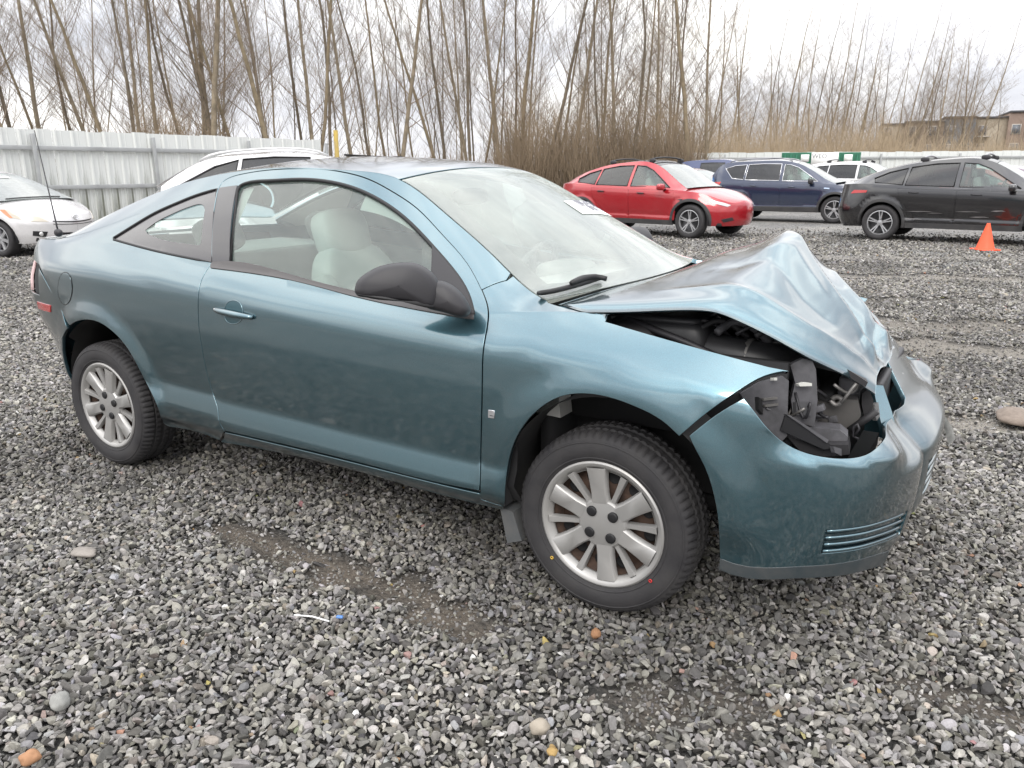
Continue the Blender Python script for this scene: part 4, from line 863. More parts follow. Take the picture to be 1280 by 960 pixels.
LANES = [q for q in DIRT if q[0][:, 1].max() > 1.2]; dsave = DIRT; DIRT = LANES; la_ = gr.data.attributes.new('lane', 'FLOAT', 'POINT'); la_.data.foreach_set('value', dirt(XX, YY).astype(np.float32)); DIRT = dsave
da = gr.data.attributes.new('dirt', 'FLOAT', 'POINT'); da.data.foreach_set('value', dirt(XX, YY).astype(np.float32))

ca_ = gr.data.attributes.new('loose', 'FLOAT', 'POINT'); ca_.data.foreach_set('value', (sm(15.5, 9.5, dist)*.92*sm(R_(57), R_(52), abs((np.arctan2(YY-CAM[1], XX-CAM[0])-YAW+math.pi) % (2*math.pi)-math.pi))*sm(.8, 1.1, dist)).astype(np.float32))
# loose stones: points with size, turn, shape and colour; instanced by geometry nodes
def scatter(r0, r1, sp):
    half = R_(56)
    xs = np.arange(-r1, r1, sp); A, B = np.meshgrid(xs, xs*1.); A = A+(np.arange(A.shape[0])[:, None] % 2)*sp/2; q = np.stack([A.ravel(), B.ravel()], -1)+SD.uniform(-.42, .42, (A.size, 2))*sp
    r = np.hypot(q[:, 0], q[:, 1]); ang = np.arctan2(q[:, 1], q[:, 0])-YAW; ang = (ang+math.pi) % (2*math.pi)-math.pi
    ok = (r > r0) & (r < r1) & (abs(ang) < half-np.abs(SD.normal(0, .05, len(r)))); return q[ok]+CAM[:2]
parts_ = [(scatter(.9, 4.2, .0168), .0205), (scatter(4.2, 8.0, .0205), .0232), (scatter(8.0, 13.0, .029), .028), (scatter(13.0, 22.0, .052), .036)]
PX = np.concatenate([a for a, _ in parts_]); SZ = np.concatenate([np.full(len(a), s) for a, s in parts_])
dm = dirt(PX[:, 0], PX[:, 1]); soft = nz(PX[:, 0], PX[:, 1], .9, 7.); keep = SD.random(len(PX)) > np.clip(dm*.98, 0, .90); far = np.hypot(PX[:, 0]-CAM[0], PX[:, 1]-CAM[1])
keep &= ~((SZ > .034) & (SD.random(len(PX)) < sm(15, 22, far)))
keep &= ~((SZ > .03) & (SD.random(len(PX)) < sm(.12, .4, soft)*.7)); PX, SZ, dm, soft, far = PX[keep], SZ[keep], dm[keep], soft[keep], far[keep]
# grit bedded in the bare strips
q_ = np.concatenate([scatter(1.15, 5.5, .019), scatter(5.5, 11., .04)]); dq = dirt(q_[:, 0], q_[:, 1]); q_ = q_[dq > .25]; PX = np.concatenate([PX, q_]); grit = np.concatenate([np.zeros(len(SZ), bool), np.ones(len(q_), bool)]); SZ = np.concatenate([SZ, np.full(len(q_), .0105)]); dm = np.concatenate([dm, dq[dq > .25]]); soft = np.concatenate([soft, np.zeros(len(q_))]); far = np.concatenate([far, np.hypot(q_[:, 0]-CAM[0], q_[:, 1]-CAM[1])])
n = len(PX); sc = SZ*np.exp(SD.normal(0, .21, n)); sc = np.clip(sc, SZ*.55, SZ*1.9)*np.where((dm > .3) & ~grit, .75, 1)
gz = -.024+.010*nz(PX[:, 0], PX[:, 1], .55, 1.)-.010*dm
pos = np.stack([PX[:, 0], PX[:, 1], gz+sc*np.where(dm > .3, .05, .27)+SD.uniform(0, .010, n)*np.where(grit, 0, np.where(SZ < .04, 1, .6))], -1)
pm = bpy.data.meshes.new('gravel'); pm.vertices.add(n); pm.vertices.foreach_set('co', pos.astype(np.float32).ravel())
def att(nm, ty, data, key='value'): a = pm.attributes.new(nm, ty, 'POINT'); a.data.foreach_set(key, np.asarray(data).ravel())
att('turn', 'FLOAT_VECTOR', np.stack([SD.normal(0, .42, n), SD.normal(0, .42, n), SD.uniform(0, 6.28, n)], -1).astype(np.float32), 'vector')
att('size', 'FLOAT_VECTOR', (sc[:, None]*np.stack([SD.uniform(.85, 1.3, n), SD.uniform(.65, 1., n), SD.uniform(.55, .90, n)], -1)).astype(np.float32), 'vector')
att('shape', 'INT', SD.integers(0, 8, n).astype(np.int32))
v = np.clip(SD.beta(2.2, 2.6, n)*(1+.22*soft)-.10*sm(.1, .4, soft), 0, 1); wet = nz(PX[:, 0], PX[:, 1], .7, 11.); v = v*(1-.30*sm(.05, .4, wet))
base = .042+.39*v**1.25; col = base[:, None]*np.stack([np.full(n, 1.06), np.full(n, 1.01)+SD.normal(0, .012, n), .93+SD.normal(.0, .045, n)], -1)
k = SD.random(n); w_ = k < .004; col[w_] = np.stack([SD.uniform(.20, .34, w_.sum()), SD.uniform(.14, .24, w_.sum()), SD.uniform(.08, .16, w_.sum())], -1)
w_ = (k > .03) & (k < .06); col[w_] *= [.92, .96, 1.03]; w_ = (k > .06) & (k < .10); col[w_] *= [1.05, .97, .90]; w_ = (k > .10) & (k < .102); col[w_] = SD.uniform(.45, .62, (w_.sum(), 1))*[1, .98, .94]
att('tint', 'FLOAT_COLOR', np.concatenate([col, np.ones((n, 1))], 1).astype(np.float32), 'color')
sm_ = bpy.data.materials.new('stone'); sm_.use_nodes = True; t = sm_.node_tree; b = t.nodes['Principled BSDF']; b.inputs['Roughness'].default_value = .72; b.inputs['Specular IOR Level'].default_value = .35
ti = N(t, 'ShaderNodeAttribute', attribute_name='tint', attribute_type='INSTANCER'); co = N(t, 'ShaderNodeTexCoord'); n1 = N(t, 'ShaderNodeTexNoise', i_Scale=2.5, i_Detail=6., i_Roughness=.7); t.links.new(co.outputs['Object'], n1.inputs[0])
rp = ramp(t, n1.outputs[0], [(.3, (.68,)*3), (.7, (1.22,)*3)]); mu = N(t, 'ShaderNodeMix', data_type='RGBA', blend_type='MULTIPLY', i_0=1.); t.links.new(ti.outputs['Color'], mu.inputs[6]); t.links.new(rp.outputs[0], mu.inputs[7]); t.links.new(mu.outputs[2], b.inputs['Base Color'])
go = bpy.data.objects.new('gravel', pm); C.objects.link(go); tag(go, 'loose grey crushed stones covering the lot', 'gravel', None, 'stuff')
ng = bpy.data.node_groups.new('stones', 'GeometryNodeTree'); ng.interface.new_socket('Geometry', in_out='INPUT', socket_type='NodeSocketGeometry'); ng.interface.new_socket('Geometry', in_out='OUTPUT', socket_type='NodeSocketGeometry')
gi = N(ng, 'NodeGroupInput'); go_ = N(ng, 'NodeGroupOutput'); L = ng.links.new; gti = N(ng, 'GeometryNodeJoinGeometry')
for k in range(8):
    ic = N(ng, 'GeometryNodeMeshIcoSphere', i_Radius=.74, i_Subdivisions=3); ps = N(ng, 'GeometryNodeInputPosition'); cur = ps.outputs[0]
    for q in range(9):      # crushed rock: slice flat faces off the ball
        nv_ = SD.normal(0, 1, 3); nv_ /= np.linalg.norm(nv_); d_ = SD.uniform(.20, .42)
        dt = N(ng, 'ShaderNodeVectorMath', operation='DOT_PRODUCT'); dt.inputs[1].default_value = tuple(nv_); L(cur, dt.inputs[0]); su_ = N(ng, 'ShaderNodeMath', operation='SUBTRACT', i_1=d_); L(dt.outputs['Value'], su_.inputs[0]); mxx = N(ng, 'ShaderNodeMath', operation='MAXIMUM', i_1=0.); L(su_.outputs[0], mxx.inputs[0])
        sc_ = N(ng, 'ShaderNodeVectorMath', operation='SCALE'); sc_.inputs[0].default_value = tuple(nv_); L(mxx.outputs[0], sc_.inputs['Scale']); sb2 = N(ng, 'ShaderNodeVectorMath', operation='SUBTRACT'); L(cur, sb2.inputs[0]); L(sc_.outputs[0], sb2.inputs[1]); cur = sb2.outputs[0]
    sp = N(ng, 'GeometryNodeSetPosition'); L(ic.outputs[0], sp.inputs[0]); L(cur, sp.inputs['Position'])
    ss = N(ng, 'GeometryNodeSetShadeSmooth'); ss.inputs['Shade Smooth'].default_value = False; L(sp.outputs[0], ss.inputs[0])
    smt = N(ng, 'GeometryNodeSetMaterial'); smt.inputs['Material'].default_value = sm_; L(ss.outputs[0], smt.inputs[0]); gtn = N(ng, 'GeometryNodeGeometryToInstance'); L(smt.outputs[0], gtn.inputs[0]); L(gtn.outputs[0], gti.inputs[0])
def named(nm, ty): q = N(ng, 'GeometryNodeInputNamedAttribute', data_type=ty); q.inputs['Name'].default_value = nm; return q.outputs[0]
m2p = N(ng, 'GeometryNodeMeshToPoints'); L(gi.outputs[0], m2p.inputs[0]); iop = N(ng, 'GeometryNodeInstanceOnPoints'); iop.inputs['Pick Instance'].default_value = True
L(m2p.outputs[0], iop.inputs['Points']); L(gti.outputs[0], iop.inputs['Instance']); L(named('shape', 'INT'), iop.inputs['Instance Index'])
e2r = N(ng, 'FunctionNodeEulerToRotation'); L(named('turn', 'FLOAT_VECTOR'), e2r.inputs[0]); L(e2r.outputs[0], iop.inputs['Rotation']); L(named('size', 'FLOAT_VECTOR'), iop.inputs['Scale']); L(iop.outputs[0], go_.inputs[0])
md = go.modifiers.new('stones', 'NODES'); md.node_group = ng
print('stones', n)
# ================================================================== parked cars
TINT = glass('privacy_glass', (.12, .13, .14), 1., .05, (.4, .4, .4)); CLEARG = glass('clear_glass', (.58, .70, .66), 1., .10, (.6, .66, .63)); FRONTG = glass('front_glass', (.45, .52, .5), 1., .30, (.66, .70, .68))
ALLOYW = mat('alloy_wheel', (.50, .50, .51), .3, .8, var=(9, .3)); DARKW = mat('dark_alloy', (.13, .13, .135), .35, .7); ROOFBAR = mat('roof_bar', (.35, .35, .36), .35, .8); CLAD = mat('cladding', (.035, .035, .037), .6, var=(5, .4, (.09, .085, .08)))
def road_wheel(parent, r, w, spokes, mt, twin=False):
    wl = empty('wheel', parent=parent); b_ = w/2; rr = r*.69
    MB().lathe([(rr*.97, -b_*.75), (rr*1.03, -b_*.92), (r*.86, -b_), (r*.94, -b_*.9), (r*.985, -b_*.72), (r, -b_*.5), (r, b_*.5), (r*.985, b_*.72), (r*.9, b_), (rr, b_*.8)], n=48).build('tyre', RUBBER, wl)
    rm = MB().lathe([(rr*.98, -b_*.80), (rr*.93, -b_*.82), (rr*.89, -b_*.55), (rr*.86, b_*.2), (.0, b_*.2)], n=40).build('rim_barrel', DARKW, wl)
    s = MB().lathe([(rr*1.0, -b_*.86), (rr*.94, -b_*.88), (rr*.90, -b_*.70)], n=40); s.lathe([(rr*.24, -b_*.45), (rr*.22, -b_*.74), (0, -b_*.78)], n=20)
    for k in range(spokes):
        for dlt in ((-.11, .11) if twin else (0,)):
            a = 2*math.pi*k/spokes+math.pi/2; ca, sa = math.cos(a), math.sin(a); V = []; F = []
            for q, (rad, hw, y) in enumerate(((rr*.15, rr*(.075 if twin else .15), -b_*.74), (rr*.55, rr*(.06 if twin else .13), -b_*.76), (rr*.95, rr*(.055 if twin else .17), -b_*.84))):
                o_ = dlt*rad*(1.2 if rad > rr*.3 else .6)
                for s_, yy in ((-hw, y+.03), (-hw*.8, y), (hw*.8, y), (hw, y+.03)): V.append((rad*ca-(s_+o_)*sa, yy, rad*sa+(s_+o_)*ca))
            F = [(i*4+j, i*4+j+1, i*4+j+5, i*4+j+4) for i in range(2) for j in range(3)]; s.add(V, F)
    s.build('rim', mt, wl, True, 35); return wl
def bgcar(name, label, sp, col, group='parked cars in the lot'):
    """a parked car from its side outline; sp holds the outline numbers in metres, x=0 at the front axle"""
    root = empty(name, label, 'car', group); WBs, fo, ro, hw, belt, roof = sp['wb'], sp['fo'], sp['ro'], sp['hw'], sp['belt'], sp['rail']
    x0, x1 = -WBs-ro, fo; pt = paint(name+'_paint_'+label[:9], col, sp.get('metal', .25), sp.get('dirt', .2), .24) if not isinstance(col, bpy.types.Material) else col
    rf, rr_ = sp.get('nose', .55), sp.get('tailr', .40)
    plan = [(x0, 0), (x0+.015, hw*.36), (x0+.10, hw*.68), (x0+rr_*.62, hw*.865), (x0+rr_*1.4, hw*.955), (-WBs+.1, hw*.985), (-WBs*.5, hw), (-.2, hw*.985), (fo-rf*1.05, hw*.95), (fo-rf*.55, hw*.85), (fo-rf*.22, hw*.62), (fo-.04, hw*.30), (fo, 0)]
    wr = sp['wr']; ar = wr+.055; belt_ = ns([b_[0] for b_ in belt], [b_[1] for b_ in belt]); zs = sp.get('crease', -.16)
    sec = mono([-.7, -.5, -.35, -.2, -.1, -.04, 0.0, .05, .12, .2], [.09, .05, .02, .004, 0, .001, .008, .022, .055, .10]); nz_ = mono([.15, .25, .4, .55, .68, .78, .9, 1.05, 1.2], sp.get('nosep', [.12, .05, .005, 0, .03, .075, .15, .24, .3])); tz_ = mono([.2, .3, .45, .6, .8, 1.0, 1.2], sp.get('tailp', [.10, .04, 0, .02, .05, .06, .12]))
    def d(x, y, z):
        v = sec(z-(belt_(x)+zs*.6)); led = .02*sm(.46, .40, z)*sm(-WBs+.35, -WBs+.5, x)*sm(-.35, -.5, x); v = v-led
        for ax in (0, -WBs): q = np.hypot(x-ax, z-wr); v = v-.022*sm(ar+.13, ar+.02, q)*sm(.2, .4, z)
        wf = sm(fo-rf*1.05, fo-rf*.35, x); wb_ = sm(x0+rr_*1.5, x0+rr_*.6, x); v = v*(1-wf)+nz_(z)*wf; return v*(1-wb_)+tz_(z)*wb_
    sh = CarShape(plan, pl([x0, x1], [sp.get('sill', .24)]*2), belt_, [q[0] for q in roof], [q[1] for q in roof], [q[2] for q in roof], d, ns([roof[0][0], (roof[0][0]+roof[-1][0])/2, roof[-1][0]], [.03, sp.get('crown', .05), .03]), ns([roof[0][0], roof[2][0], roof[-3][0], roof[-1][0]], [-.12, -.02, .04, .16]), .015)
    Sx = sh.side; uo = sh.u_of
    def P(*q): return np.array([(uo(x), (z-sp.get('sill', .24))/(float(belt_(x))-sp.get('sill', .24))*WB_) for x, z in q])
    def G(*q):
        o = []
        for x, z in q: zb = float(belt_(x)); rz = float(sh.rz(x)); o.append((uo(x), WB_+np.clip((z-zb)/max(rz-zb, .02), 0, 1)*(WT_-WB_)))
        return np.array(o)
    def arch(ax, n=18): a = np.linspace(math.pi+.25, -.25, n); return P(*[(ax+ar*math.cos(q), max(wr+ar*math.sin(q), sp.get('sill', .24))) for q in a])
    # lower skin of one side with both arches cut from its lower edge
    sk = np.concatenate([[(.003, .0)], P((x0+.12, .24)), arch(-WBs), arch(0), [(sh.Lt/2-.25, .0), (sh.Lt/2-.001, .0), (sh.Lt/2-.001, WB_-.002)], [(u, WB_-.002) for u in np.linspace(sh.Lt/2-.05, .003, 50)]])
    doors_ = [P(*q) for q in sp['doors']]; wins = [G(*q) for q in sp['wins']]; h = sp.get('h', .07)
    def drop(pp, dy):
        return pp
    rails = np.array([(uo(x), WT_) for x in np.linspace(roof[-1][0]-.01, roof[0][0]+.01, 30)]); base = np.array([(uo(x), WB_) for x in np.linspace(roof[0][0]+.01, roof[-1][0]-.01, 30)])
    gh = np.concatenate([base, rails]); sides = (False, True) if not sp.get('oneside') else (False,)
    for left in (False, True):
        mm = sh.mirror if left else (lambda q: q)
        panel('body_side', Sx, mm(sk), pt, root, h, gap=0, hem=0, holes=[mm(q) for q in doors_])
        for q in doors_:
            dr = panel('door', Sx, mm(q), pt, root, h, gap=.004, hem=.02)
            hx = q[:, 0].min()*.80+q[:, 0].max()*.20; hpnt = np.array([(hx, WB_*.855), (hx+.09, WB_*.855), (hx+.18, WB_*.855)]); hpnt = mm(hpnt); X = Sx(hpnt[:, 0], hpnt[:, 1])+normals(Sx, hpnt)*.02
            MB().tube(X, [.012, .017, .012], 6).build('door_handle', pt if not sp.get('flush') else BLACK, dr)
        panel('pillars', Sx, mm(gh), pt if not sp.get('blackpillar') else BLACK, root, h, gap=0, hem=0, holes=[mm(q) for q in wins])
        for k, q in enumerate(wins):
            g_ = panel('window', Sx, mm(q), TINT if k in sp.get('tint', ()) else CLEARG, root, h, gap=-.004, hem=0, off=-.008)
            MB().tube(curve_on(Sx, mm(np.concatenate([q, q[:1]]))), .011, 5).build('window_seal', sp.get('seal', GASKET), g_)
        for lt in sp.get('lamps', ()): panel(lt[0], Sx, mm(P(*lt[2])), lt[1], root, .04, gap=0, hem=.01, off=.008)
        for lt in sp.get('clad', ()): panel(lt[0], Sx, mm(P(*lt[2])), lt[1], root, .06, gap=0, hem=.012, off=.010)
        if sp.get('archclad'):
            for ax in (0, -WBs):
                a = np.linspace(math.pi+.2, -.2, 20); ring = P(*[(ax+(ar+.055)*math.cos(q), max(wr+(ar+.055)*math.sin(q), .25)) for q in a]); panel('arch_trim', Sx, mm(np.concatenate([ring, arch(ax, 20)[::-1]])), CLAD, root, .05, gap=0, hem=.01, off=.008)
        s_ = 1 if left else -1; mx_ = sp.get('mirx', -.62); my = abs(Sx(*P((mx_, float(belt_(mx_))-.01)).T)[0][1])
        mr = MB().sup((mx_-.02, s_*(my+.13), float(belt_(mx_))+.055), (.13, .22, .14), .6, 10).build('side_mirror', sp.get('mirmat', pt), root); MB().tube([(mx_, s_*(my-.01), float(belt_(mx_))+.0), (mx_, s_*(my+.07), float(belt_(mx_))+.03)], .028, 6).build('mirror_stalk', BLACK, mr)
        for ax in (0, -WBs):
            V = []; a = np.linspace(-.2, math.pi+.2, 16)
            for q in a:
                for yy in (hw-.06, hw-.32): V.append((ax+(ar+.006)*math.cos(q), s_*yy, wr+(ar+.006)*math.sin(q)))
            V.append((ax, s_*(hw-.32), wr)); obj('wheel_liner', V, [(i*2, i*2+1, i*2+3, i*2+2) for i in range(15)]+[(i*2+1, len(V)-1, i*2+3) for i in range(15)], DARK, root)
    w0_ = None
    for ax in (0, -WBs):
        for s_ in (-1, 1):
            wl = road_wheel(root, wr, sp.get('ww', .225), sp.get('spokes', 5), sp.get('wmat', ALLOYW), sp.get('twin', False)) if w0_ is None else copy_tree(w0_, root); w0_ = w0_ or wl
            wl.location = (ax, s_*(hw-.145), wr-.008); wl.rotation_euler = (0, 0, 0 if s_ < 0 else math.pi)
    # top: windscreen, roof, rear window
    Tt = sh.top; xa, xb, xc, xd = sp['tops']      # windscreen base, header, roof end, rear window end
    def strip(a, b_, f=.545): return np.array([(x, -f) for x in np.linspace(a, b_, 14)]+[(b_, q) for q in np.linspace(-f*.9, f*.9, 12)]+[(x, f) for x in np.linspace(b_, a, 14)]+[(a, q) for q in np.linspace(f*.9, -f*.9, 12)])
    panel('windshield', Tt, strip(xa, xb+.01), FRONTG, root, .08, gap=0, hem=0); panel('roof', Tt, strip(xb, xc, .55), sp.get('roofmat', pt), root, .08, gap=0, hem=0); panel('rear_window', Tt, strip(xc-.01, xd), sp.get('rearmat', TINT), root, .08, gap=0, hem=0)
    def deckf(u, f):
        u = np.asarray(u, float); X = sh.side(u, np.full(len(u), WB_-.003)); f = np.asarray(f, float)/.6; return np.stack([X[:, 0], abs(X[:, 1])*f, X[:, 2]+sp.get('hoodcrown', .04)*(1-abs(f)**2.2)*sm(0, .35, abs(X[:, 1]))], -1)
    uu = np.linspace(uo(roof[-1][0]-.15), sh.Lt/2-.004, 26); hd = np.concatenate([[(u, .6) for u in uu], [(u, -.6) for u in uu[::-1]]]); panel('hood', deckf, hd, pt, root, .08, gap=0, hem=0)
    uu = np.linspace(.004, uo(roof[0][0]+.15), 22); hd = np.concatenate([[(u, .6) for u in uu], [(u, -.6) for u in uu[::-1]]]); panel('tailgate_top', deckf, hd, pt, root, .08, gap=0, hem=0)
    MB().box(((x0+x1)/2, 0, .29), (x1-x0-.5, hw*1.45, .06)).build('underbody', DARK, root); sill = [(x, .24) for x in (0,)]
    # cabin
    MB().box((-WBs*.5-.1, 0, float(belt_(-1.2))-.22), (WBs*.75, hw*1.5, .05)).build('cabin_floor', CARPET, root)
    for y in (-.38, .38):
        for x in (-1.25, -2.2): st_ = MB().sup((x, y, float(belt_(-1.2))-.08), (.16, .48, .62), .45, 10, None, Matrix.Rotation(R_(-14), 3, 'Y')).build('seat', sp.get('seat', TRIM), root); MB().sup((x-.12, y, float(belt_(-1.2))+.29), (.11, .25, .17), .5, 8).build('headrest', sp.get('seat', TRIM), st_)
    MB().box((-.62, 0, float(belt_(-.6))-.04), (.35, hw*1.4, .12), bev=.03).build('dashboard', BLACK, root)
    MB().tube([(-.98+.19*0+.06*math.sin(q), .38+.18*math.cos(q), float(belt_(-.6))+.02+.17*math.sin(q)) for q in np.linspace(0, 2*math.pi, 20)], .014, 6).build('steering_wheel', BLACK, root)
    if sp.get('extra'): sp['extra'](root, sh, P, G, pt)
    return root, sh
def curve_on(Sx, P_, off=.002): return Sx(P_[:, 0], P_[:, 1])+normals(Sx, P_)*off
def place(root, local, p, depth, a):
    """put the car's local ground point on the pixel column at a forward distance; a = degrees its nose turns from image-right towards us"""
    w = deep(p[0], p[1], depth) if depth else ground(*p); b_ = w[:2]-CAM[:2]; b_ /= np.linalg.norm(b_); r = np.array([b_[1], -b_[0]]); hd = r*math.cos(R_(a))-b_*math.sin(R_(a)); ang = math.atan2(hd[1], hd[0])
    c, s = math.cos(ang), math.sin(ang); root.location = (w[0]-(local[0]*c-local[1]*s), w[1]-(local[0]*s+local[1]*c), 0); root.rotation_euler = (0, 0, ang)
def bars(x_, mt=ROOFBAR, z=.03):
    def f(root, sh, P, G, pt):
        for x in x_:
            p = sh.top(np.full(7, x), np.linspace(-.53, .53, 7)); q = p+[0, 0, .045+z]; b_ = MB().tube(q, .020, 6).build('roof_bar', mt, root)
            for e in (0, -1): MB().sup(p[e]+[0, 0, .04], (.16, .06, .09), .6, 8).build('bar_foot', BLACK, b_)
    return f
cross = dict(wb=2.89, fo=.86, ro=1.0, hw=.955, wr=.355, ww=.25, belt=[(-3.9, 1.10), (-3.4, 1.11), (-2.8, 1.085), (-2, 1.055), (-1, 1.02), (-.3, .985), (.2, .935), (.6, .81), (.9, .67)], nosep=[.14, .06, .01, .0, .02, .06, .12, .2, .3], tailp=[.16, .09, .03, .0, .02, .06, .10], nose=.80, tailr=.55, sill=.26,
    rail=[(-3.62, .60, 1.10), (-3.3, .62, 1.255), (-2.8, .625, 1.425), (-2.3, .625, 1.53), (-1.8, .615, 1.58), (-1.3, .60, 1.585), (-1.0, .605, 1.50), (-.65, .66, 1.30), (-.32, .74, 1.10), (-.12, .81, 1.0)], tops=(-.18, -1.0, -2.35, -3.55), crown=.045, hoodcrown=.07,
    doors=[[(-.36, .36), (-.33, .60), (-.40, .98), (-1.56, 1.0), (-1.56, .36)], [(-1.57, .36), (-1.57, 1.0), (-2.62, 1.03), (-2.56, .80), (-2.30, .55), (-2.28, .36)]],
    wins=[[(-.52, 1.04), (-.80, 1.22), (-1.08, 1.40), (-1.3, 1.49), (-1.53, 1.51), (-1.54, 1.065)], [(-1.63, 1.07), (-1.61, 1.51), (-2.0, 1.50), (-2.45, 1.435), (-2.50, 1.09)], [(-2.55, 1.095), (-2.51, 1.42), (-2.85, 1.34), (-3.12, 1.22), (-3.08, 1.14)]], tint=(1, 2), crease=-.14, mirx=-.62, blackpillar=False, flush=True, roofmat=TINT, rearmat=TINT,
    clad=[('sill_trim', CLAD, [(-.42, .262), (-.42, .36), (-2.42, .36), (-2.42, .262)])], archclad=True)
HEAD = mat('headlamp', (.55, .56, .57), .1, .4, 1.)
import copy as _copy
s1 = dict(cross); s1.update(lamps=[('headlight', HEAD, [(.40, .80), (.66, .735), (.74, .69), (.70, .66), (.45, .745)]), ('fog_vent', BLACK, [(.62, .40), (.76, .44), (.78, .38), (.66, .34)]), ('fender_camera', BLACK, [(-.28, .80), (-.16, .81), (-.20, .77)])], spokes=5, wmat=ALLOYW, twin=True, h=.05, extra=bars((-1.2, -2.25), BLACK))
RC, shp_ = bgcar('parked_car', 'red crossover with black roof bars and silver wheels, its nose before the navy SUV', s1, (.36, .006, .014)); place(RC, (0, -.85), (862, 297.5), None, 31)
pb = S  # main surface kept
s2 = dict(cross); s2.update(lamps=[('tail_lamp', LAMPRED, [(-3.50, .985), (-3.20, .985), (-3.22, .94), (-3.56, .915)])], spokes=5, wmat=ALLOYW, twin=True, dirt=.05, metal=0., h=.05)
def scraped(root, sh, P, G, pt):
    bars((-1.2, -2.25), ROOFBAR)(root, sh, P, G, pt); SCR = mat('bare_scrape', (.20, .19, .19), .6, .3)
    for x, z, l, th in ((-1.9, .585, .55, .012), (-1.75, .56, .30, .008), (-1.1, .60, .45, .010), (-.95, .50, .35, .018), (-1.35, .45, .5, .010), (-2.1, .43, .4, .014), (-.7, .62, .25, .02)):
        q = P((x, z), (x-l*.3, z+th*.4), (x-l*.6, z-th*.2), (x-l, z+th*.2), (x-l*.65, z+th), (x-l*.25, z+th*1.1)); panel('scrape', sh.side, q[::-1], SCR, root, .05, gap=0, hem=0, off=.006)
s2['extra'] = scraped
BC, _ = bgcar('parked_car', 'black crossover with pale scrapes on its doors behind the orange cone', s2, (.0075, .007, .0085)); place(BC, (-2.89, -.85), (1098, 299.5), None, 13)
suv = dict(wb=2.66, fo=.92, ro=1.0, hw=.915, wr=.355, belt=[(-3.7, 1.12), (-3.0, 1.12), (-2.2, 1.09), (-1.2, 1.055), (-.4, 1.03), (.2, .99), (.6, .93), (.95, .82)], nose=.6, tailr=.35, sill=.28, nosep=[.12, .05, .005, 0, .01, .03, .07, .14, .2], tailp=[.10, .05, .0, .0, .03, .05, .09],
    rail=[(-3.60, .62, 1.14), (-3.45, .63, 1.30), (-3.3, .635, 1.48), (-3.1, .64, 1.58), (-2.5, .64, 1.635), (-1.8, .635, 1.655), (-1.3, .625, 1.62), (-.95, .63, 1.52), (-.5, .70, 1.27), (-.2, .76, 1.10), (.0, .80, 1.03)], tops=(-.06, -1.1, -3.2, -3.56), crown=.045,
    doors=[[(-.40, .42), (-.38, .65), (-.44, 1.0), (-1.46, 1.02), (-1.46, .42)], [(-1.47, .42), (-1.47, 1.02), (-2.52, 1.05), (-2.44, .82), (-2.12, .58), (-2.08, .42)]],
    wins=[[(-.48, 1.09), (-.80, 1.30), (-1.05, 1.46), (-1.25, 1.53), (-1.42, 1.55), (-1.43, 1.105)], [(-1.52, 1.11), (-1.51, 1.56), (-2.0, 1.565), (-2.42, 1.55), (-2.47, 1.13)], [(-2.52, 1.135), (-2.47, 1.545), (-2.8, 1.52), (-3.08, 1.44), (-2.85, 1.17)]], tint=(1, 2), archclad=True, twin=True, spokes=5,
    clad=[('sill_trim', CLAD, [(-.42, .285), (-.42, .41), (-2.22, .41), (-2.22, .285)]), ('rear_bumper_trim', CLAD, [(-3.1, .30), (-3.2, .52), (-3.5, .55), (-3.5, .32)])])
def rails_(mt):
    def f(root, sh, P, G, pt):
        for s_ in (-1, 1):
            x = np.linspace(-1.25, -3.0, 14); p = sh.top(x, np.full(14, .50*s_)); l = np.sin(np.linspace(0, math.pi, 14))**.35; p[:, 2] += .015+.05*l; MB().tube(p, .017, 6).build('roof_rail', mt, root)
    return f
s3 = dict(suv); s3.update(lamps=[('tail_lamp', LAMPRED, [(-3.50, 1.06), (-3.15, 1.075), (-3.2, .98), (-3.55, .96)])], seal=CHROME, extra=rails_(ROOFBAR), mirmat=BLACK)
s3['lamps'] = s3['lamps']+[('fender_badge', mat('pale_badge', (.5, .6, .75), .3, .6), [(-.30, .93), (-.16, .92), (-.16, .895), (-.30, .905)])]
NV, _ = bgcar('parked_car', 'navy blue SUV with roof rails and chrome window line between red and black cars', s3, (.018, .028, .062)); place(NV, (0, -.82), (1041, 278.5), None, 10)
s4 = dict(suv); s4.update(wb=2.74, seal=BLACK, rail=[(-3.60, .60, 1.16), (-3.45, .61, 1.27), (-3.2, .62, 1.43), (-2.95, .63, 1.55), (-2.5, .64, 1.62), (-1.8, .635, 1.65), (-1.3, .625, 1.61), (-.95, .63, 1.50), (-.5, .70, 1.27), (-.2, .76, 1.10), (.0, .80, 1.03)],
    wins=[suv['wins'][0], [(-1.52, 1.11), (-1.51, 1.60), (-2.0, 1.605), (-2.42, 1.575), (-2.52, 1.13)], [(-2.58, 1.15), (-2.48, 1.565), (-2.80, 1.475), (-3.28, 1.225), (-3.2, 1.175)]], lamps=[('tail_lamp', mat('pale_red_lens', (.5, .16, .15), .15, 0, 1.), [(-3.45, 1.06), (-3.2, 1.075), (-3.22, .96), (-3.50, .94)])], extra=rails_(mat('pale_rail', (.62, .62, .62), .35, .5)), archclad=False, clad=[])
WS, _ = bgcar('parked_car', 'white SUV with pale roof rails seen behind the teal coupe by the fence', s4, (.60, .60, .60)); place(WS, (-3.55, -.80), (197, 240), 11.0, 9)
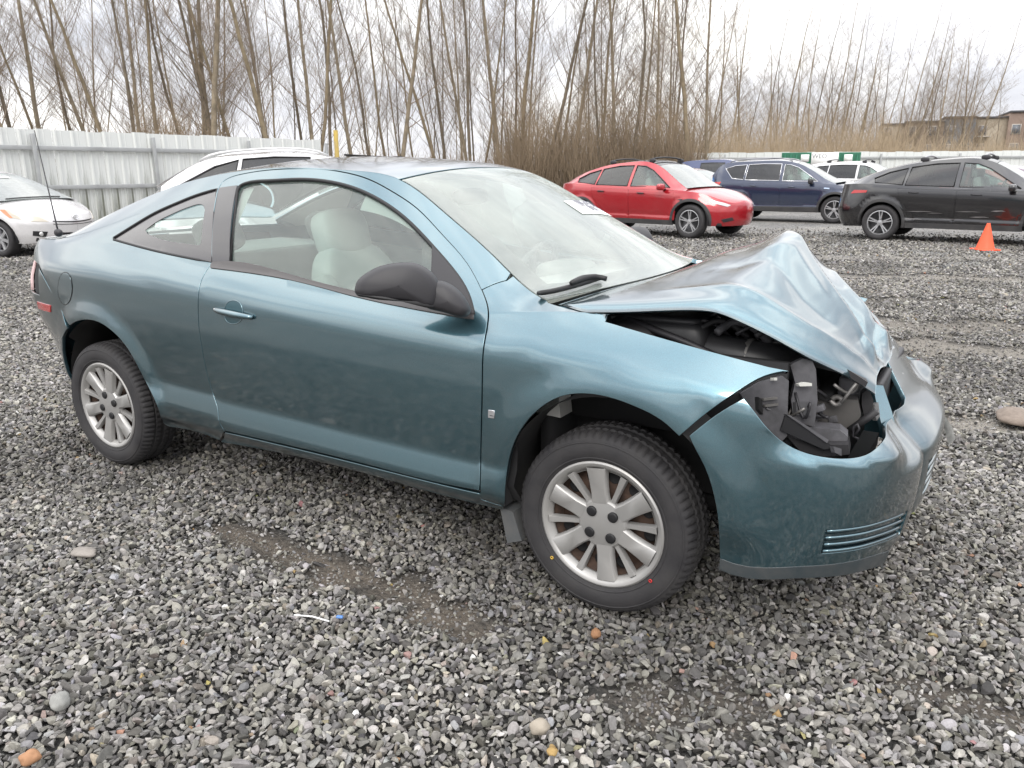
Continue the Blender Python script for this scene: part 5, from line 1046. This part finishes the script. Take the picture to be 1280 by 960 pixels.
sed = dict(wb=2.70, fo=.92, ro=.80, hw=.865, wr=.31, belt=[(-3.5, 1.05), (-2.6, 1.02), (-1.8, .98), (-1, .95), (-.3, .93), (.2, .87), (.6, .78), (.95, .64)], nose=.75, sill=.22, nosep=[.10, .04, .005, 0, .04, .10, .2, .3, .35],
    rail=[(-3.3, .58, 1.07), (-2.9, .60, 1.22), (-2.4, .60, 1.36), (-1.9, .595, 1.43), (-1.4, .585, 1.44), (-.95, .585, 1.36), (-.5, .66, 1.18), (-.05, .76, .98), (.15, .80, .90)], tops=(.06, -.98, -2.3, -3.2), crown=.05, hoodcrown=.09,
    doors=[[(-.36, .32), (-.34, .60), (-.40, .90), (-1.42, .93), (-1.42, .32)], [(-1.43, .32), (-1.43, .93), (-2.42, .97), (-2.36, .74), (-2.14, .52), (-2.12, .32)]],
    wins=[[(-.42, .98), (-.75, 1.16), (-1.05, 1.29), (-1.38, 1.35), (-1.40, .99)], [(-1.48, .995), (-1.46, 1.355), (-1.9, 1.34), (-2.3, 1.27), (-2.40, 1.03)]], spokes=7)
AMB = mat('aged_headlamp', (.50, .46, .38), .18, 0, 1.); AMBR = mat('amber_lens', (.55, .24, .12), .2, 0, 1.)
def prius_x(root, sh, P, G, pt):
    Sx = sh.side; c = sh.Lt/2; zz_ = lambda u, z: (u, (z-.22)/(float(sh.zb(sh.c(np.array([u]))[0, 0]))-.22)*WB_)
    gl = np.array([zz_(c+u, z) for u, z in [(-.42, .60), (-.2, .585), (0, .58), (.2, .585), (.42, .60), (.42, .585), (.2, .565), (0, .56), (-.2, .565), (-.42, .585)]]); panel('grille_slot', Sx, gl, DARK, root, .05, gap=0, hem=0, off=.006)
    gl = np.array([zz_(c+u, z) for u, z in [(-.42, .55), (0, .535), (.42, .55), (.42, .54), (0, .525), (-.42, .54)]]); panel('grille_slot', Sx, gl, DARK, root, .05, gap=0, hem=0, off=.006)
    gl = np.array([zz_(c+u, z) for u, z in [(-.38, .40), (.38, .40), (.34, .30), (-.34, .30)]]); panel('lower_grille', Sx, gl, DARK, root, .05, gap=0, hem=0, off=.006)
    for s_ in (-1, 1):
        gl = np.array([zz_(c+s_*u, z) for u, z in [(.52, .42), (.74, .44), (.76, .36), (.56, .33)]]); f = panel('fog_recess', Sx, gl if s_ > 0 else gl[::-1], DARK, root, .05, gap=0, hem=0, off=.006)
        q = np.array([zz_(c+s_*.62, .385)]); X = Sx(*q.T)[0]+normals(Sx, q)[0]*.012; MB().sup(X, (.03, .09, .08), 1, 10).build('fog_lamp', LAMPCLR, root)
    e = np.array([zz_(c, .645)]); X = Sx(*e.T)[0]+normals(Sx, e)[0]*.014; em = MB()
    for (ry, rz_) in ((.062, .043), (.030, .040), (.052, .016)): em.tube([X+np.array([-.3*rz_*math.sin(q), ry*math.cos(q), rz_*math.sin(q)+(.014 if ry > .05 and rz_ < .02 else 0)]) for q in np.linspace(0, 2*math.pi, 25)], .005, 5)
    em.build('emblem', CHROME, root)
    w_ = sh.top(np.full(12, .03), np.linspace(-.45, .30, 12))+[0, 0, .015]; MB().tube(w_, .010, 5).build('wiper', GASKET, root)
    nt = sh.top(np.array([-.78, -.78, -.70, -.70]), np.array([-.1, .12, .12, -.1]))+[0, 0, .012]; obj('paper_notice', nt, [(0, 1, 2, 3)], PAPER, root)
s5 = dict(sed); s5.update(lamps=[('headlight', AMB, [(.22, .80), (.50, .755), (.74, .66), (.80, .585), (.62, .60), (.36, .66)]), ('turn_signal', AMBR, [(.12, .80), (.22, .80), (.36, .66), (.30, .66)])], extra=prius_x, h=.04, metal=.15)
WP, _ = bgcar('parked_car', 'white hatchback with yellowed headlights facing out from the panel fence', s5, (.60, .59, .59)); place(WP, (.90, .0), (96, 285), 14.4, 48)
for lp_ in ():
    pass
s6 = dict(suv); s6.update(archclad=False, clad=[], extra=bars((-1.3, -2.5), BLACK)); WB2, _ = bgcar('parked_car', 'white SUV with black roof bars behind the navy SUV, before the green bins', s6, (.60, .60, .61)); place(WB2, (-1.4, -.9), (1068, 262), 28.5, 14)
s7 = dict(suv); s7.update(belt=[(a_, z+.10) for a_, z in suv['belt']], rail=[(x, y, z+.14) for x, y, z in suv['rail']], tint=(1,), wins=[[(x, z+.12) for x, z in q] for q in suv['wins'][:2]], archclad=False, clad=[], sill=.34)
NP, _ = bgcar('parked_car', 'dark blue tall truck behind the red crossover, half hidden by its hood', s7, (.02, .035, .11)); place(NP, (-1.5, -.9), (902, 262), 31.0, 10)
s8 = dict(sed); s8.update(roofmat=None)
def tarp(root, sh, P, G, pt):
    TB = mat('blue_tarp', (.03, .25, .62), .35, 0, .3, bump=(9, 1., .05)); x = np.linspace(.10, -.75, 24); f = np.linspace(-.56, .56, 26); A, B = [q.ravel() for q in np.meshgrid(x, f, indexing='ij')]; X = sh.top(A, B)+[0, 0, .025]
    X[:, 2] += .02*np.array([mnoise.noise((a*4, b*5, 1)) for a, b in zip(A, B)]); X[:, 2] -= np.clip(abs(B)-.50, 0, 1)*2.2; X[:, 1] *= 1+np.clip(abs(B)-.5, 0, 1)*1.2; obj('tarp', X, [(i*26+j, i*26+j+1, (i+1)*26+j+1, (i+1)*26+j) for i in range(23) for j in range(25)], TB, root)
s8 = dict(sed); s8.update(extra=tarp); BT, _ = bgcar('parked_car', 'pale car with a bright blue tarp over its windshield behind the red crossover', s8, (.5, .5, .52)); place(BT, (-.3, -.8), (852, 275), 23.5, 32)
GC, _ = bgcar('parked_car', 'dusty rose grey sedan peeking out behind the tail of the navy SUV', dict(sed), (.36, .26, .27)); place(GC, (.75, -.4), (922, 262), 27.0, 30)
SL, _ = bgcar('parked_car', 'grey sedan roof showing over the coupe hood beside the tail of the red crossover', dict(sed), (.28, .28, .29)); place(SL, (-1.6, -.8), (672, 262), 40.0, 25)
s9 = dict(sed); s9.update(extra=bars((-1.2, -2.0), BLACK), rail=[(x, y, z+.12) for x, y, z in sed['rail']]); WR_, _ = bgcar('parked_car', 'white car with roof bars beyond the black crossover roof at the far fence', s9, (.58, .58, .59)); place(WR_, (-1.0, -.8), (1232, 262), 25.5, 20)
RD, _ = bgcar('parked_car', 'faded red sedan visible through the front window of the black crossover', dict(sed), (.33, .06, .05)); place(RD, (-1.2, -.8), (1215, 268), 21.0, 8)
PL, _ = bgcar('parked_car', 'plum grey sedan at the frame edge beyond the black crossover windshield', dict(sed), (.16, .12, .16)); place(PL, (-.6, -.8), (1288, 268), 22.5, 20)
# ================================================================== fence, trees, far buildings, small things
PANEL = mat('fence_steel', (.52, .54, .53), .5, .15, var=(1.3, .45, (.34, .35, .33)))
def streaky(name, col):
    m = mat(name, col, .55, .1); t = m.node_tree; b = t.nodes['Principled BSDF']; co = N(t, 'ShaderNodeTexCoord'); mp_ = N(t, 'ShaderNodeMapping'); mp_.inputs['Scale'].default_value = (7, 7, .35); t.links.new(co.outputs['Object'], mp_.inputs[0])
    nz_ = N(t, 'ShaderNodeTexNoise', i_Scale=1., i_Detail=8., i_Roughness=.7); t.links.new(mp_.outputs[0], nz_.inputs[0]); sx = N(t, 'ShaderNodeSeparateXYZ'); t.links.new(co.outputs['Object'], sx.inputs[0])
    mr = N(t, 'ShaderNodeMapRange', i_1=0., i_2=1.5, i_3=.20, i_4=-.05); t.links.new(sx.outputs[2], mr.inputs[0]); ad = N(t, 'ShaderNodeMath', operation='ADD'); t.links.new(nz_.outputs[0], ad.inputs[0]); t.links.new(mr.outputs[0], ad.inputs[1])
    rp = ramp(t, ad.outputs[0], [(.52, col), (.74, (.16, .165, .13)), (.86, (.07, .075, .055))]); t.links.new(rp.outputs[0], b.inputs['Base Color']); return m
FEN = streaky('stained_fence_steel', (.62, .635, .615)); RAILM = mat('fence_rail', (.38, .39, .39), .5, .3, var=(2, .4))
def fence(A, B, h, label, face=1, pw=.40, posts=3.0, det=True):
    A, B = np.array(A[:2]), np.array(B[:2]); l = np.linalg.norm(B-A); d = (B-A)/l; root = empty('steel_fence', label, 'fence', None, (A[0], A[1], 0), math.atan2(d[1], d[0]))
    n = int(l/pw); pan = None
    prof = [(0, 0), (.03, 0), (.055, .035), (.095, .035), (.12, 0), (pw*.5-.0, 0), (pw*.5+.02, .008), (pw*.5+.04, 0), (pw-.002, 0)]
    for k in range(n):
        if pan is None:
            V = [(x, y*-face, .04) for x, y in prof]+[(x, y*-face, h) for x, y in prof]; m_ = len(prof); pan = obj('panel', V, [(i, i+1, i+1+m_, i+m_) for i in range(m_-1)], FEN, root, False); o = pan
        else: o = pan.copy(); C.objects.link(o)
        o.location = (k*pw, SD.normal(0, .004), SD.normal(0, .012)); o.parent = root
    for z in ((h-.42, h*.5-.12, .18) if det else (h-.3,)): MB().box((l/2, -face*.085, z), (l, .05, .10), bev=.008).build('rail', RAILM, root)
    for k in range(int(l/posts)+1): MB().box((min(k*posts+.3, l), -face*.13, h/2-.05), (.09, .07, h-.1), bev=.01).build('post', RAILM, root)
    return root
fence(deep(-420, 280, 14.0), deep(410, 270, 26.6), 2.40, 'pale steel panel fence with rails and stained lower edge behind the white cars', 1)
fence(deep(800, 250, 43.0), deep(1420, 250, 42.0), 2.30, 'long pale steel fence far off beneath the brown thicket', 1, .45, 4.0, False)
# ---- trees
def bark(name, col, c2):
    return mat(name, col, .9, var=(3.5, .9, c2), bump=(18, .6, .02))
BARKS = [bark('pale_bark', (.29, .24, .17), (.14, .115, .08)), bark('tan_bark', (.25, .20, .13), (.12, .095, .062)), bark('dark_bark', (.16, .128, .09), (.07, .058, .044))]
TW = [mat('twig_tan', (.22, .165, .11), .9), mat('twig_grey', (.19, .15, .115), .9), mat('twig_dark', (.155, .12, .085), .9)]
def tree_meshes(seed, h, r0, dens=1., first=.22, spread=1., sway=.012):
    r = np.random.default_rng(seed); tk = MB(); cr = MB(); n = 16; pts = np.zeros((n, 3)); dirv = np.array([0, 0, 1.])
    for i in range(1, n): dirv = dirv+np.array([r.normal(0, sway*3), r.normal(0, sway*3), 0]); dirv[:2] *= .9; pts[i] = pts[i-1]+dirv/np.linalg.norm(dirv)*h/(n-1)
    tr = r0*(1-np.linspace(0, 1, n)**1.1*.93)*(1+.25*np.exp(-np.linspace(0, 1, n)*25)); tk.tube(pts, tr, 7); at_t = lambda t: np.array([np.interp(t, np.linspace(0, 1, n), pts[:, k]) for k in range(3)])
    nb = int(34*dens)
    for k in range(nb):
        t = first+(1-first)*(k+r.random())/nb*.97; p = at_t(t); az = r.uniform(0, 6.28); el = r.uniform(.55, 1.05); L_ = h*(.30*(1-t)**.75+.05)*r.uniform(.55, 1.2)*spread; rb_ = max(.005, r0*(1-t*.93)*.24*r.uniform(.6, 1.1))
        m_ = 6; q = [p]; dv = np.array([math.cos(az)*math.cos(el), math.sin(az)*math.cos(el), math.sin(el)])
        for s in range(m_-1): dv = dv+np.array([r.normal(0, .09), r.normal(0, .09), .07]); dv /= np.linalg.norm(dv); q.append(q[-1]+dv*L_/(m_-1))
        q = np.array(q); cr.tube(q, rb_*(1-np.linspace(0, .85, m_)), 4, False)
        ns_ = max(3, int(L_*4.2*dens))
        for s in range(ns_):
            tt = r.uniform(.18, 1.); b0 = np.array([np.interp(tt, np.linspace(0, 1, m_), q[:, c]) for c in range(3)]); a2 = r.uniform(0, 6.28); dv2 = dv*.75+np.array([math.cos(a2), math.sin(a2), r.uniform(-.1, .7)])*.75; dv2 /= np.linalg.norm(dv2); l2 = L_*r.uniform(.16, .48)*(1.15-tt*.6)
            mid = b0+dv2*l2*.5+r.normal(0, .04, 3)*l2; e = b0+dv2*l2+np.array([0, 0, l2*.10]); cr.tube([b0, mid, e], [max(.0034, rb_*.30), max(.0028, rb_*.22), .002], 3, False)
            for s3 in range(3):
                c0 = b0+(e-b0)*r.uniform(.25, .9); a3 = r.uniform(0, 6.28); dv3 = dv2*.8+np.array([math.cos(a3), math.sin(a3), .35])*.6; l3 = l2*r.uniform(.25, .55); cr.tube([c0, c0+dv3*l3], [.0024, .0014], 3, False)
    return tk, cr
VAR = []
for k, (h_, r0, dn, fs, spd, sw) in enumerate([(14, .100, 1.25, .12, .85, .012), (15, .110, 1.2, .17, .9, .02), (13, .070, 1.2, .10, .8, .015), (16, .120, 1.25, .19, .9, .014), (12, .058, 1.2, .08, .75, .022), (15, .085, 1.2, .20, .8, .03)]):
    tk, cr = tree_meshes(40+k, h_, r0, dn, fs, spd, sw); ms = []
    for nm, mb, mt in (('trunk', tk, BARKS[k % 3]), ('crown', cr, TW[k % 3])):
        o = mb.build(nm, mt); ms.append(o.data); bpy.data.objects.remove(o)
    VAR.append((h_, ms))
def tree(base, height, lean, leandir, k, label, group, wide=1.):
    h_, ms = VAR[k]; s = height/h_; tone = ('pale', 'tan', 'brown')[k % 3]; th = 'thick' if wide*s*(.105, .115, .075, .125, .06, .09)[k] > .085 else 'slender'
    pose = 'upright' if abs(lean) < .045 else ('leaning towards the yellow post' if (lean > 0) == (proj([base])[0][0] < 424) else 'leaning away from the yellow post')
    root = empty('bare_tree', '%s %s-barked bare tree %s, %s' % (th, tone, pose, label), 'tree', group, (base[0], base[1], -.05)); root.scale = (s*wide, s*wide, s)
    ax = Vector((-math.sin(leandir), math.cos(leandir), 0)); root.rotation_mode = 'QUATERNION'; from mathutils import Quaternion
    root.rotation_quaternion = Quaternion(ax, lean)@Quaternion((0, 0, 1), SD.uniform(0, 6.28))
    for nm, me in zip(('trunk', 'crown'), ms): o = bpy.data.objects.new(nm, me); C.objects.link(o); o.parent = root
rdir = math.atan2(CR[1], CR[0])
# trunks seen behind the left fence: pixel column at the fence top and at the picture's top edge
TR = [(2, -18), (55, -6), (30, 22), (67, 45), (78, 52), (106, 85), (135, 97), (158, 130), (182, 163), (186, 174), (205, 195), (240, 222), (258, 266), (270, 285), (286, 262), (268, 278), (312, 292), (340, 331), (345, 316), (352, 340), (385, 372), (402, 376), (395, 405), (415, 425)]
lab = {'L': ('behind the panel fence', 'bare trees behind the left fence'), 'M': ('in thicket beyond the coupe roof', 'bare trees beyond the coupe roof'), 'R': ('behind the distant fence', 'bare trees behind the far fence'), 'B': ('by the brown building', 'bare trees by the building')}
for i, (xb, xt) in enumerate(TR):
    dpt = SD.uniform(28, 36); b_ = deep(xb, 240, dpt); mpp = dpt/FPX; lean = .8*math.atan((xt-xb)/172.); tree(b_, SD.uniform(13, 17), lean, rdir, i % 6, *lab['L'], wide=SD.uniform(.8, 1.05))
for i in range(22):
    xb = SD.uniform(-60, 440); dpt = SD.uniform(36, 50); tree(deep(xb, 240, dpt), SD.uniform(11, 17), SD.normal(0, .07), rdir, int(SD.integers(0, 6)), *lab['L'], wide=.6)
TM = [(448, 425), (470, 448), (487, 487), (500, 520), (560, 548), (556, 515), (590, 565), (592, 584), (600, 620), (624, 621), (646, 637), (652, 655), (655, 681), (668, 740), (690, 730), (715, 728), (750, 740), (742, 770), (770, 768), (790, 800), (800, 812), (818, 825), (838, 838), (860, 862), (880, 878)]
for i, (xb, xt) in enumerate(TM):
    dpt = SD.uniform(34, 44); mpp = dpt/FPX; tree(deep(xb, 245, dpt), SD.uniform(14, 19), math.atan((xt-xb)/200.)*.9, rdir, (i*5) % 6, *lab['M'], wide=SD.uniform(.7, .95))
for i in range(34):
    xb = SD.uniform(420, 900); dpt = SD.uniform(42, 62); tree(deep(xb, 240, dpt), SD.uniform(12, 17), SD.normal(0, .08), rdir, int(SD.integers(0, 6)), *lab['M'], wide=.6)
TRR = [(905, 12), (925, 40), (945, 6), (968, 15), (988, 0), (1006, 4), (1022, 14), (1040, 30), (1052, 22), (1068, 48), (1085, 45), (1098, 40), (1118, 28), (1128, 34), (1146, 50), (1160, 46), (1178, 40), (1190, 48), (1206, 42), (895, 20), (914, 60), (960, 60), (1010, 50), (1030, 60), (1060, 70), (1110, 70), (1135, 70), (1170, 72)]
for i, (xb, yt) in enumerate(TRR):
    dpt = SD.uniform(62, 80); tree(deep(xb, 235, dpt), (228-yt)/FPX*dpt*.97+1.0, SD.normal(.06, .05), rdir, i % 6, *(lab['R'] if xb < 1100 else lab['B']), wide=SD.uniform(.8, 1.05))
for i in range(30):
    xb = SD.uniform(880, 1225); dpt = SD.uniform(70, 95); tree(deep(xb, 235, dpt), (228-SD.uniform(45, 110))/FPX*dpt, SD.normal(.03, .05), rdir, int(SD.integers(0, 6)), *(lab['R'] if xb < 1100 else lab['B']), wide=SD.uniform(.9, 1.3))
for xb, yt in ((1240, 100), (1268, 118)): tree(deep(xb, 235, 95), (228-yt)/FPX*95, 0, rdir, 2, *lab['B'])
# ---- thicket
def brush(name, label, spec, mt):
    mb_V = []; mb_F = []; r = np.random.default_rng(11)
    for (xa, xb, d0, d1, h0, h1, n) in spec:
        for _ in range(n):
            b_ = deep(r.uniform(xa, xb), 240, r.uniform(d0, d1)); h_ = r.uniform(h0, h1)*r.uniform(.4, 1.); lx, ly = r.normal(0, .26, 2)*h_; p0 = np.array([b_[0], b_[1], 0]); p1 = p0+[lx*.35, ly*.35, h_*.55]; p2 = p0+[lx, ly, h_]; w = r.uniform(.008, .022)
            k = len(mb_V); a = r.uniform(0, 6.28)
            for p, q in ((p0, w), (p1, w*.75)):
                for s in range(3): mb_V.append(p+q*np.array([math.cos(a+s*2.09), math.sin(a+s*2.09), 0]))
            mb_V.append(p2)
            for s in range(3): mb_F += [(k+s, k+(s+1) % 3, k+3+(s+1) % 3, k+3+s), (k+3+s, k+3+(s+1) % 3, k+6)]
            for q in range(3):
                c0 = p0+(p2-p0)*r.uniform(.3, .9); dv = np.array([r.normal(0, .6), r.normal(0, .6), r.uniform(.4, 1.)])*h_*r.uniform(.12, .3); k = len(mb_V)
                for s in range(3): mb_V.append(c0+w*.5*np.array([math.cos(s*2.09), math.sin(s*2.09), 0]))
                mb_V.append(c0+dv); mb_F += [(k, k+1, k+3), (k+1, k+2, k+3), (k+2, k, k+3)]
    o = obj(name, mb_V, mb_F, mt); tag(o, label, 'thicket', None, 'stuff'); return o
brush('brush_thicket', 'tangled brown leafless brush along the lot edge', [(160, 260, 27, 33, 2.5, 5.2, 900), (-80, 420, 28, 38, 1.5, 3.4, 1300), (415, 660, 32, 42, 1.2, 3.2, 1700), (630, 870, 33, 44, 2.0, 6.8, 3600)], mat('brush_stem', (.175, .13, .085), .9, var=(.4, .6, (.27, .205, .135))))
brush('far_brush_thicket', 'dense pale brown brush behind the distant fence', [(800, 1290, 50, 62, 2.6, 4.4, 6500), (840, 1120, 56, 68, 3.0, 7.5, 3800), (1090, 1290, 60, 90, 3.0, 5.6, 1800)], mat('far_brush_stem', (.28, .215, .14), .9, var=(.25, .6, (.38, .30, .20))))
# ---- building
bl = empty('apartment_building', 'low brown and grey apartment block behind bare trees', 'building', None, tuple(deep(1195, 230, 112)[:2])+(0,)); bb = deep(1195, 230, 112); vb = bb[:2]-CAM[:2]; bl.rotation_euler = (0, 0, math.atan2(vb[1], vb[0])-math.pi/2+.10)
BW = [mat('brown_siding', (.20, .155, .115), .9, var=(.6, .3)), mat('slate_siding', (.13, .145, .16), .9, var=(.6, .3)), mat('tan_siding', (.33, .285, .22), .9, var=(.6, .3)), mat('rust_siding', (.25, .185, .15), .9, var=(.6, .3))]; WIN = mat('far_window', (.10, .11, .125), .15); TRW = mat('pale_trim', (.40, .37, .33), .7)
for x0_, x1_, z1, y0_, m_ in ((-10.2, -7.2, 7.4, 0, 2), (-7.2, -2.4, 7.6, -.5, 0), (-2.4, 1.4, 8.1, 0, 1), (1.4, 5.2, 8.0, .6, 2), (5.2, 24, 8.6, -.3, 3)):
    MB().box(((x0_+x1_)/2, 6+y0_, z1/2), (x1_-x0_-.02, 12, z1)).build('wall', BW[m_], bl); MB().box(((x0_+x1_)/2, 6+y0_, z1+.12), (x1_-x0_+.1, 12.4, .24)).build('roof', mat('roof_dark', (.08, .08, .085), .8), bl)
    x = x0_+.9
    while x < x1_-.7:
        for z in (1.6, 4.1, 6.5):
            w_ = MB().box((x, y0_-.02, z), (1.1, .10, 1.3)).build('window', TRW, bl); MB().box((x, y0_-.08, z), (.9, .06, 1.1)).build('pane', WIN, w_)
            if m_ in (2, 3) and SD.random() < .6: MB().box((x, y0_-.6, z-.85), (1.9, 1.2, .12)).build('balcony', TRW, bl)
        x += 2.5
# ---- green bins with a white board
GRN = mat('green_bin_paint', (.012, .13, .07), .5, var=(3, .5))
for xc, w, lbl in ((992, 1.25, 'green steel bin with a white label left of the white lettered board'), (1056, 1.0, 'narrower green steel bin right of the white lettered board')):
    p = deep(xc, 240, 36); g = empty('waste_bin', lbl, 'bin', None, (p[0], p[1], 0)); v_ = p[:2]-CAM[:2]; g.rotation_euler = (0, 0, math.atan2(v_[1], v_[0])-math.pi/2)
    MB().box((0, .6, 1.07), (w, 1.2, 2.14), bev=.03).build('body', GRN, g)
    for k in range(5): MB().box((-w/2+.14+k*(w-.28)/4, -.03, 1.07), (.07, .06, 2.0)).build('rib', GRN, g)
    MB().box((w*.28 if xc < 1000 else 0, -.075, 1.9), (.34, .02, .30)).build('label_plate', PAPER, g)
p = deep(1027, 240, 35.5); bd_ = empty('lettered_board', 'white board with grey letters standing between two green bins', 'sign', None, (p[0], p[1], 0)); v_ = p[:2]-CAM[:2]; bd_.rotation_euler = (0, 0, math.atan2(v_[1], v_[0])-math.pi/2)
MB().box((0, 0, 1.82), (1.10, .04, .60)).build('face', PAPER, bd_)
for x in (-.45, .45): MB().box((x, .05, .85), (.07, .07, 1.7)).build('leg', RAILM, bd_)
tx = text_mesh('WEO', .26, mat('board_ink', (.25, .25, .26), .7), 'lettering', bd_); tx.location = (-.22, -.03, 1.97); tx.rotation_euler = (R_(90), 0, 0)
# ---- cone
cp = ground(1231, 312); cn = empty('traffic_cone', 'orange traffic cone standing on gravel before the black crossover', 'cone', None, (cp[0], cp[1], -.01)); ORG = mat('cone_orange', (.85, .10, .035), .55, var=(9, .25, (.5, .09, .05)))
MB().lathe([(.158, .02), (.150, .03), (.030, .46), (.026, .475), (.016, .475)], n=28, axis=2).build('cone_body', ORG, cn); MB().box((0, 0, .014), (.36, .36, .028), Matrix.Rotation(.6, 3, 'Z'), bev=.012).build('base', ORG, cn)
# ---- post, junk and litter
pp_ = deep(424, 240, 27.5); po = MB().tube([(pp_[0], pp_[1], -.1), (pp_[0], pp_[1], 2.75)], .075, 10).build('yellow_post', mat('worn_yellow', (.42, .30, .06), .7, var=(4, .7, (.25, .2, .12)))); tag(po, 'worn yellow steel post at the end of the panel fence', 'post')
jk = deep(466, 240, 18.0); jr = empty('junk_pallet', 'dark stack of boards on a pale crate showing above the coupe roof', 'boards', None, (jk[0], jk[1], 0)); v_ = jk[:2]-CAM[:2]; jr.rotation_euler = (0, 0, math.atan2(v_[1], v_[0])-math.pi/2)
MB().box((.05, .3, .80), (1.25, .9, 1.6), bev=.02).build('crate', mat('pale_crate', (.5, .48, .44), .8, var=(3, .5)), jr)
for k, (dx, a_, z) in enumerate(((.08, .03, 1.66), (.2, -.04, 1.70), (-.1, .06, 1.735))): MB().box((dx, .2, z), (.95, .7, .03), Matrix.Rotation(a_, 3, 'Y')).build('board', mat('charred_board', (.02, .018, .017), .8), jr)
MB().box((-.62, .1, 1.70), (.7, .12, .03), Matrix.Rotation(-.16, 3, 'Y')).build('plank', mat('grey_plank', (.25, .22, .18), .8), jr)
def litter(name, label, cat, p, build): q = ground(*p); r_ = build(q); tag(r_, label, cat); return r_
def stone(p, size, col, label, seed):
    q = ground(*p); bm = bmesh.new(); bmesh.ops.create_icosphere(bm, subdivisions=3, radius=1)
    for v_ in bm.verts: f = 1+.22*mnoise.noise(v_.co*1.3+Vector((seed*3., 0, 0)))+.10*mnoise.noise(v_.co*3.+Vector((0, seed, 0))); v_.co = Vector((v_.co.x*f*size[0]/2, v_.co.y*f*size[1]/2, v_.co.z*f*size[2]/2))
    me = bpy.data.meshes.new('stone'); bm.to_mesh(me); bm.free(); me.polygons.foreach_set('use_smooth', [True]*len(me.polygons)); me.materials.append(mat('stone_%d' % seed, col, .75, var=(30, .4), bump=(60, .4, .003))); o = bpy.data.objects.new('stone', me); C.objects.link(o); o.location = (q[0], q[1], size[2]*.22); o.rotation_euler = (0, 0, seed*1.3); tag(o, label, 'stone')
stone((38, 950), (.048, .04, .034), (.36, .19, .10), 'round orange stone among grey gravel at the near corner', 1); stone((75, 880), (.075, .05, .04), (.25, .25, .235), 'large flat pale stone among darker gravel', 2); stone((675, 912), (.055, .045, .04), (.33, .29, .235), 'large rounded cream stone beside the muddy patch', 3)
stone((745, 794), (.04, .032, .03), (.27, .14, .07), 'rusty orange stone in front of the front wheel', 4); stone((105, 692), (.11, .07, .03), (.26, .235, .21), 'flat tan stone on gravel below the rear wheel', 5); stone((1272, 524), (.30, .22, .07), (.20, .16, .13), 'broad flat brown rock at the edge of a bare dirt patch', 6); stone((690, 942), (.03, .025, .02), (.36, .24, .09), 'small ochre stone near the cream stone', 7)
sa, sb_ = ground(368, 773), ground(412, 781); o = MB().tube([sa+[0, 0, .012], (sa+sb_)/2+[0, .004, .016], sb_+[0, 0, .012]], .0028, 6).build('plastic_straw', mat('white_straw', (.75, .75, .74), .4)); tag(o, 'thin white plastic stick lying on gravel', 'litter')
q = ground(425, 776); o = MB().box((q[0], q[1], .014), (.022, .012, .008), Matrix.Rotation(.4, 3, 'Z'), bev=.003).build('blue_scrap', mat('blue_plastic', (.10, .22, .50), .4)); tag(o, 'small blue plastic scrap beside the white stick', 'litter')
q = ground(1036, 268); o = MB(); 
for k in range(5): o.add([q+[0, 0, .02], q+[.10+.03*k, .05*k-.1, .05], q+[.22, .04*k, .015], q+[.10, -.10+.06*k, .0]], [(0, 1, 2), (0, 2, 3), (2, 1, 0), (3, 2, 0)])
o = o.build('paper_scrap', PAPER, None, False); tag(o, 'crumpled white paper scrap on gravel before the navy SUV', 'litter')
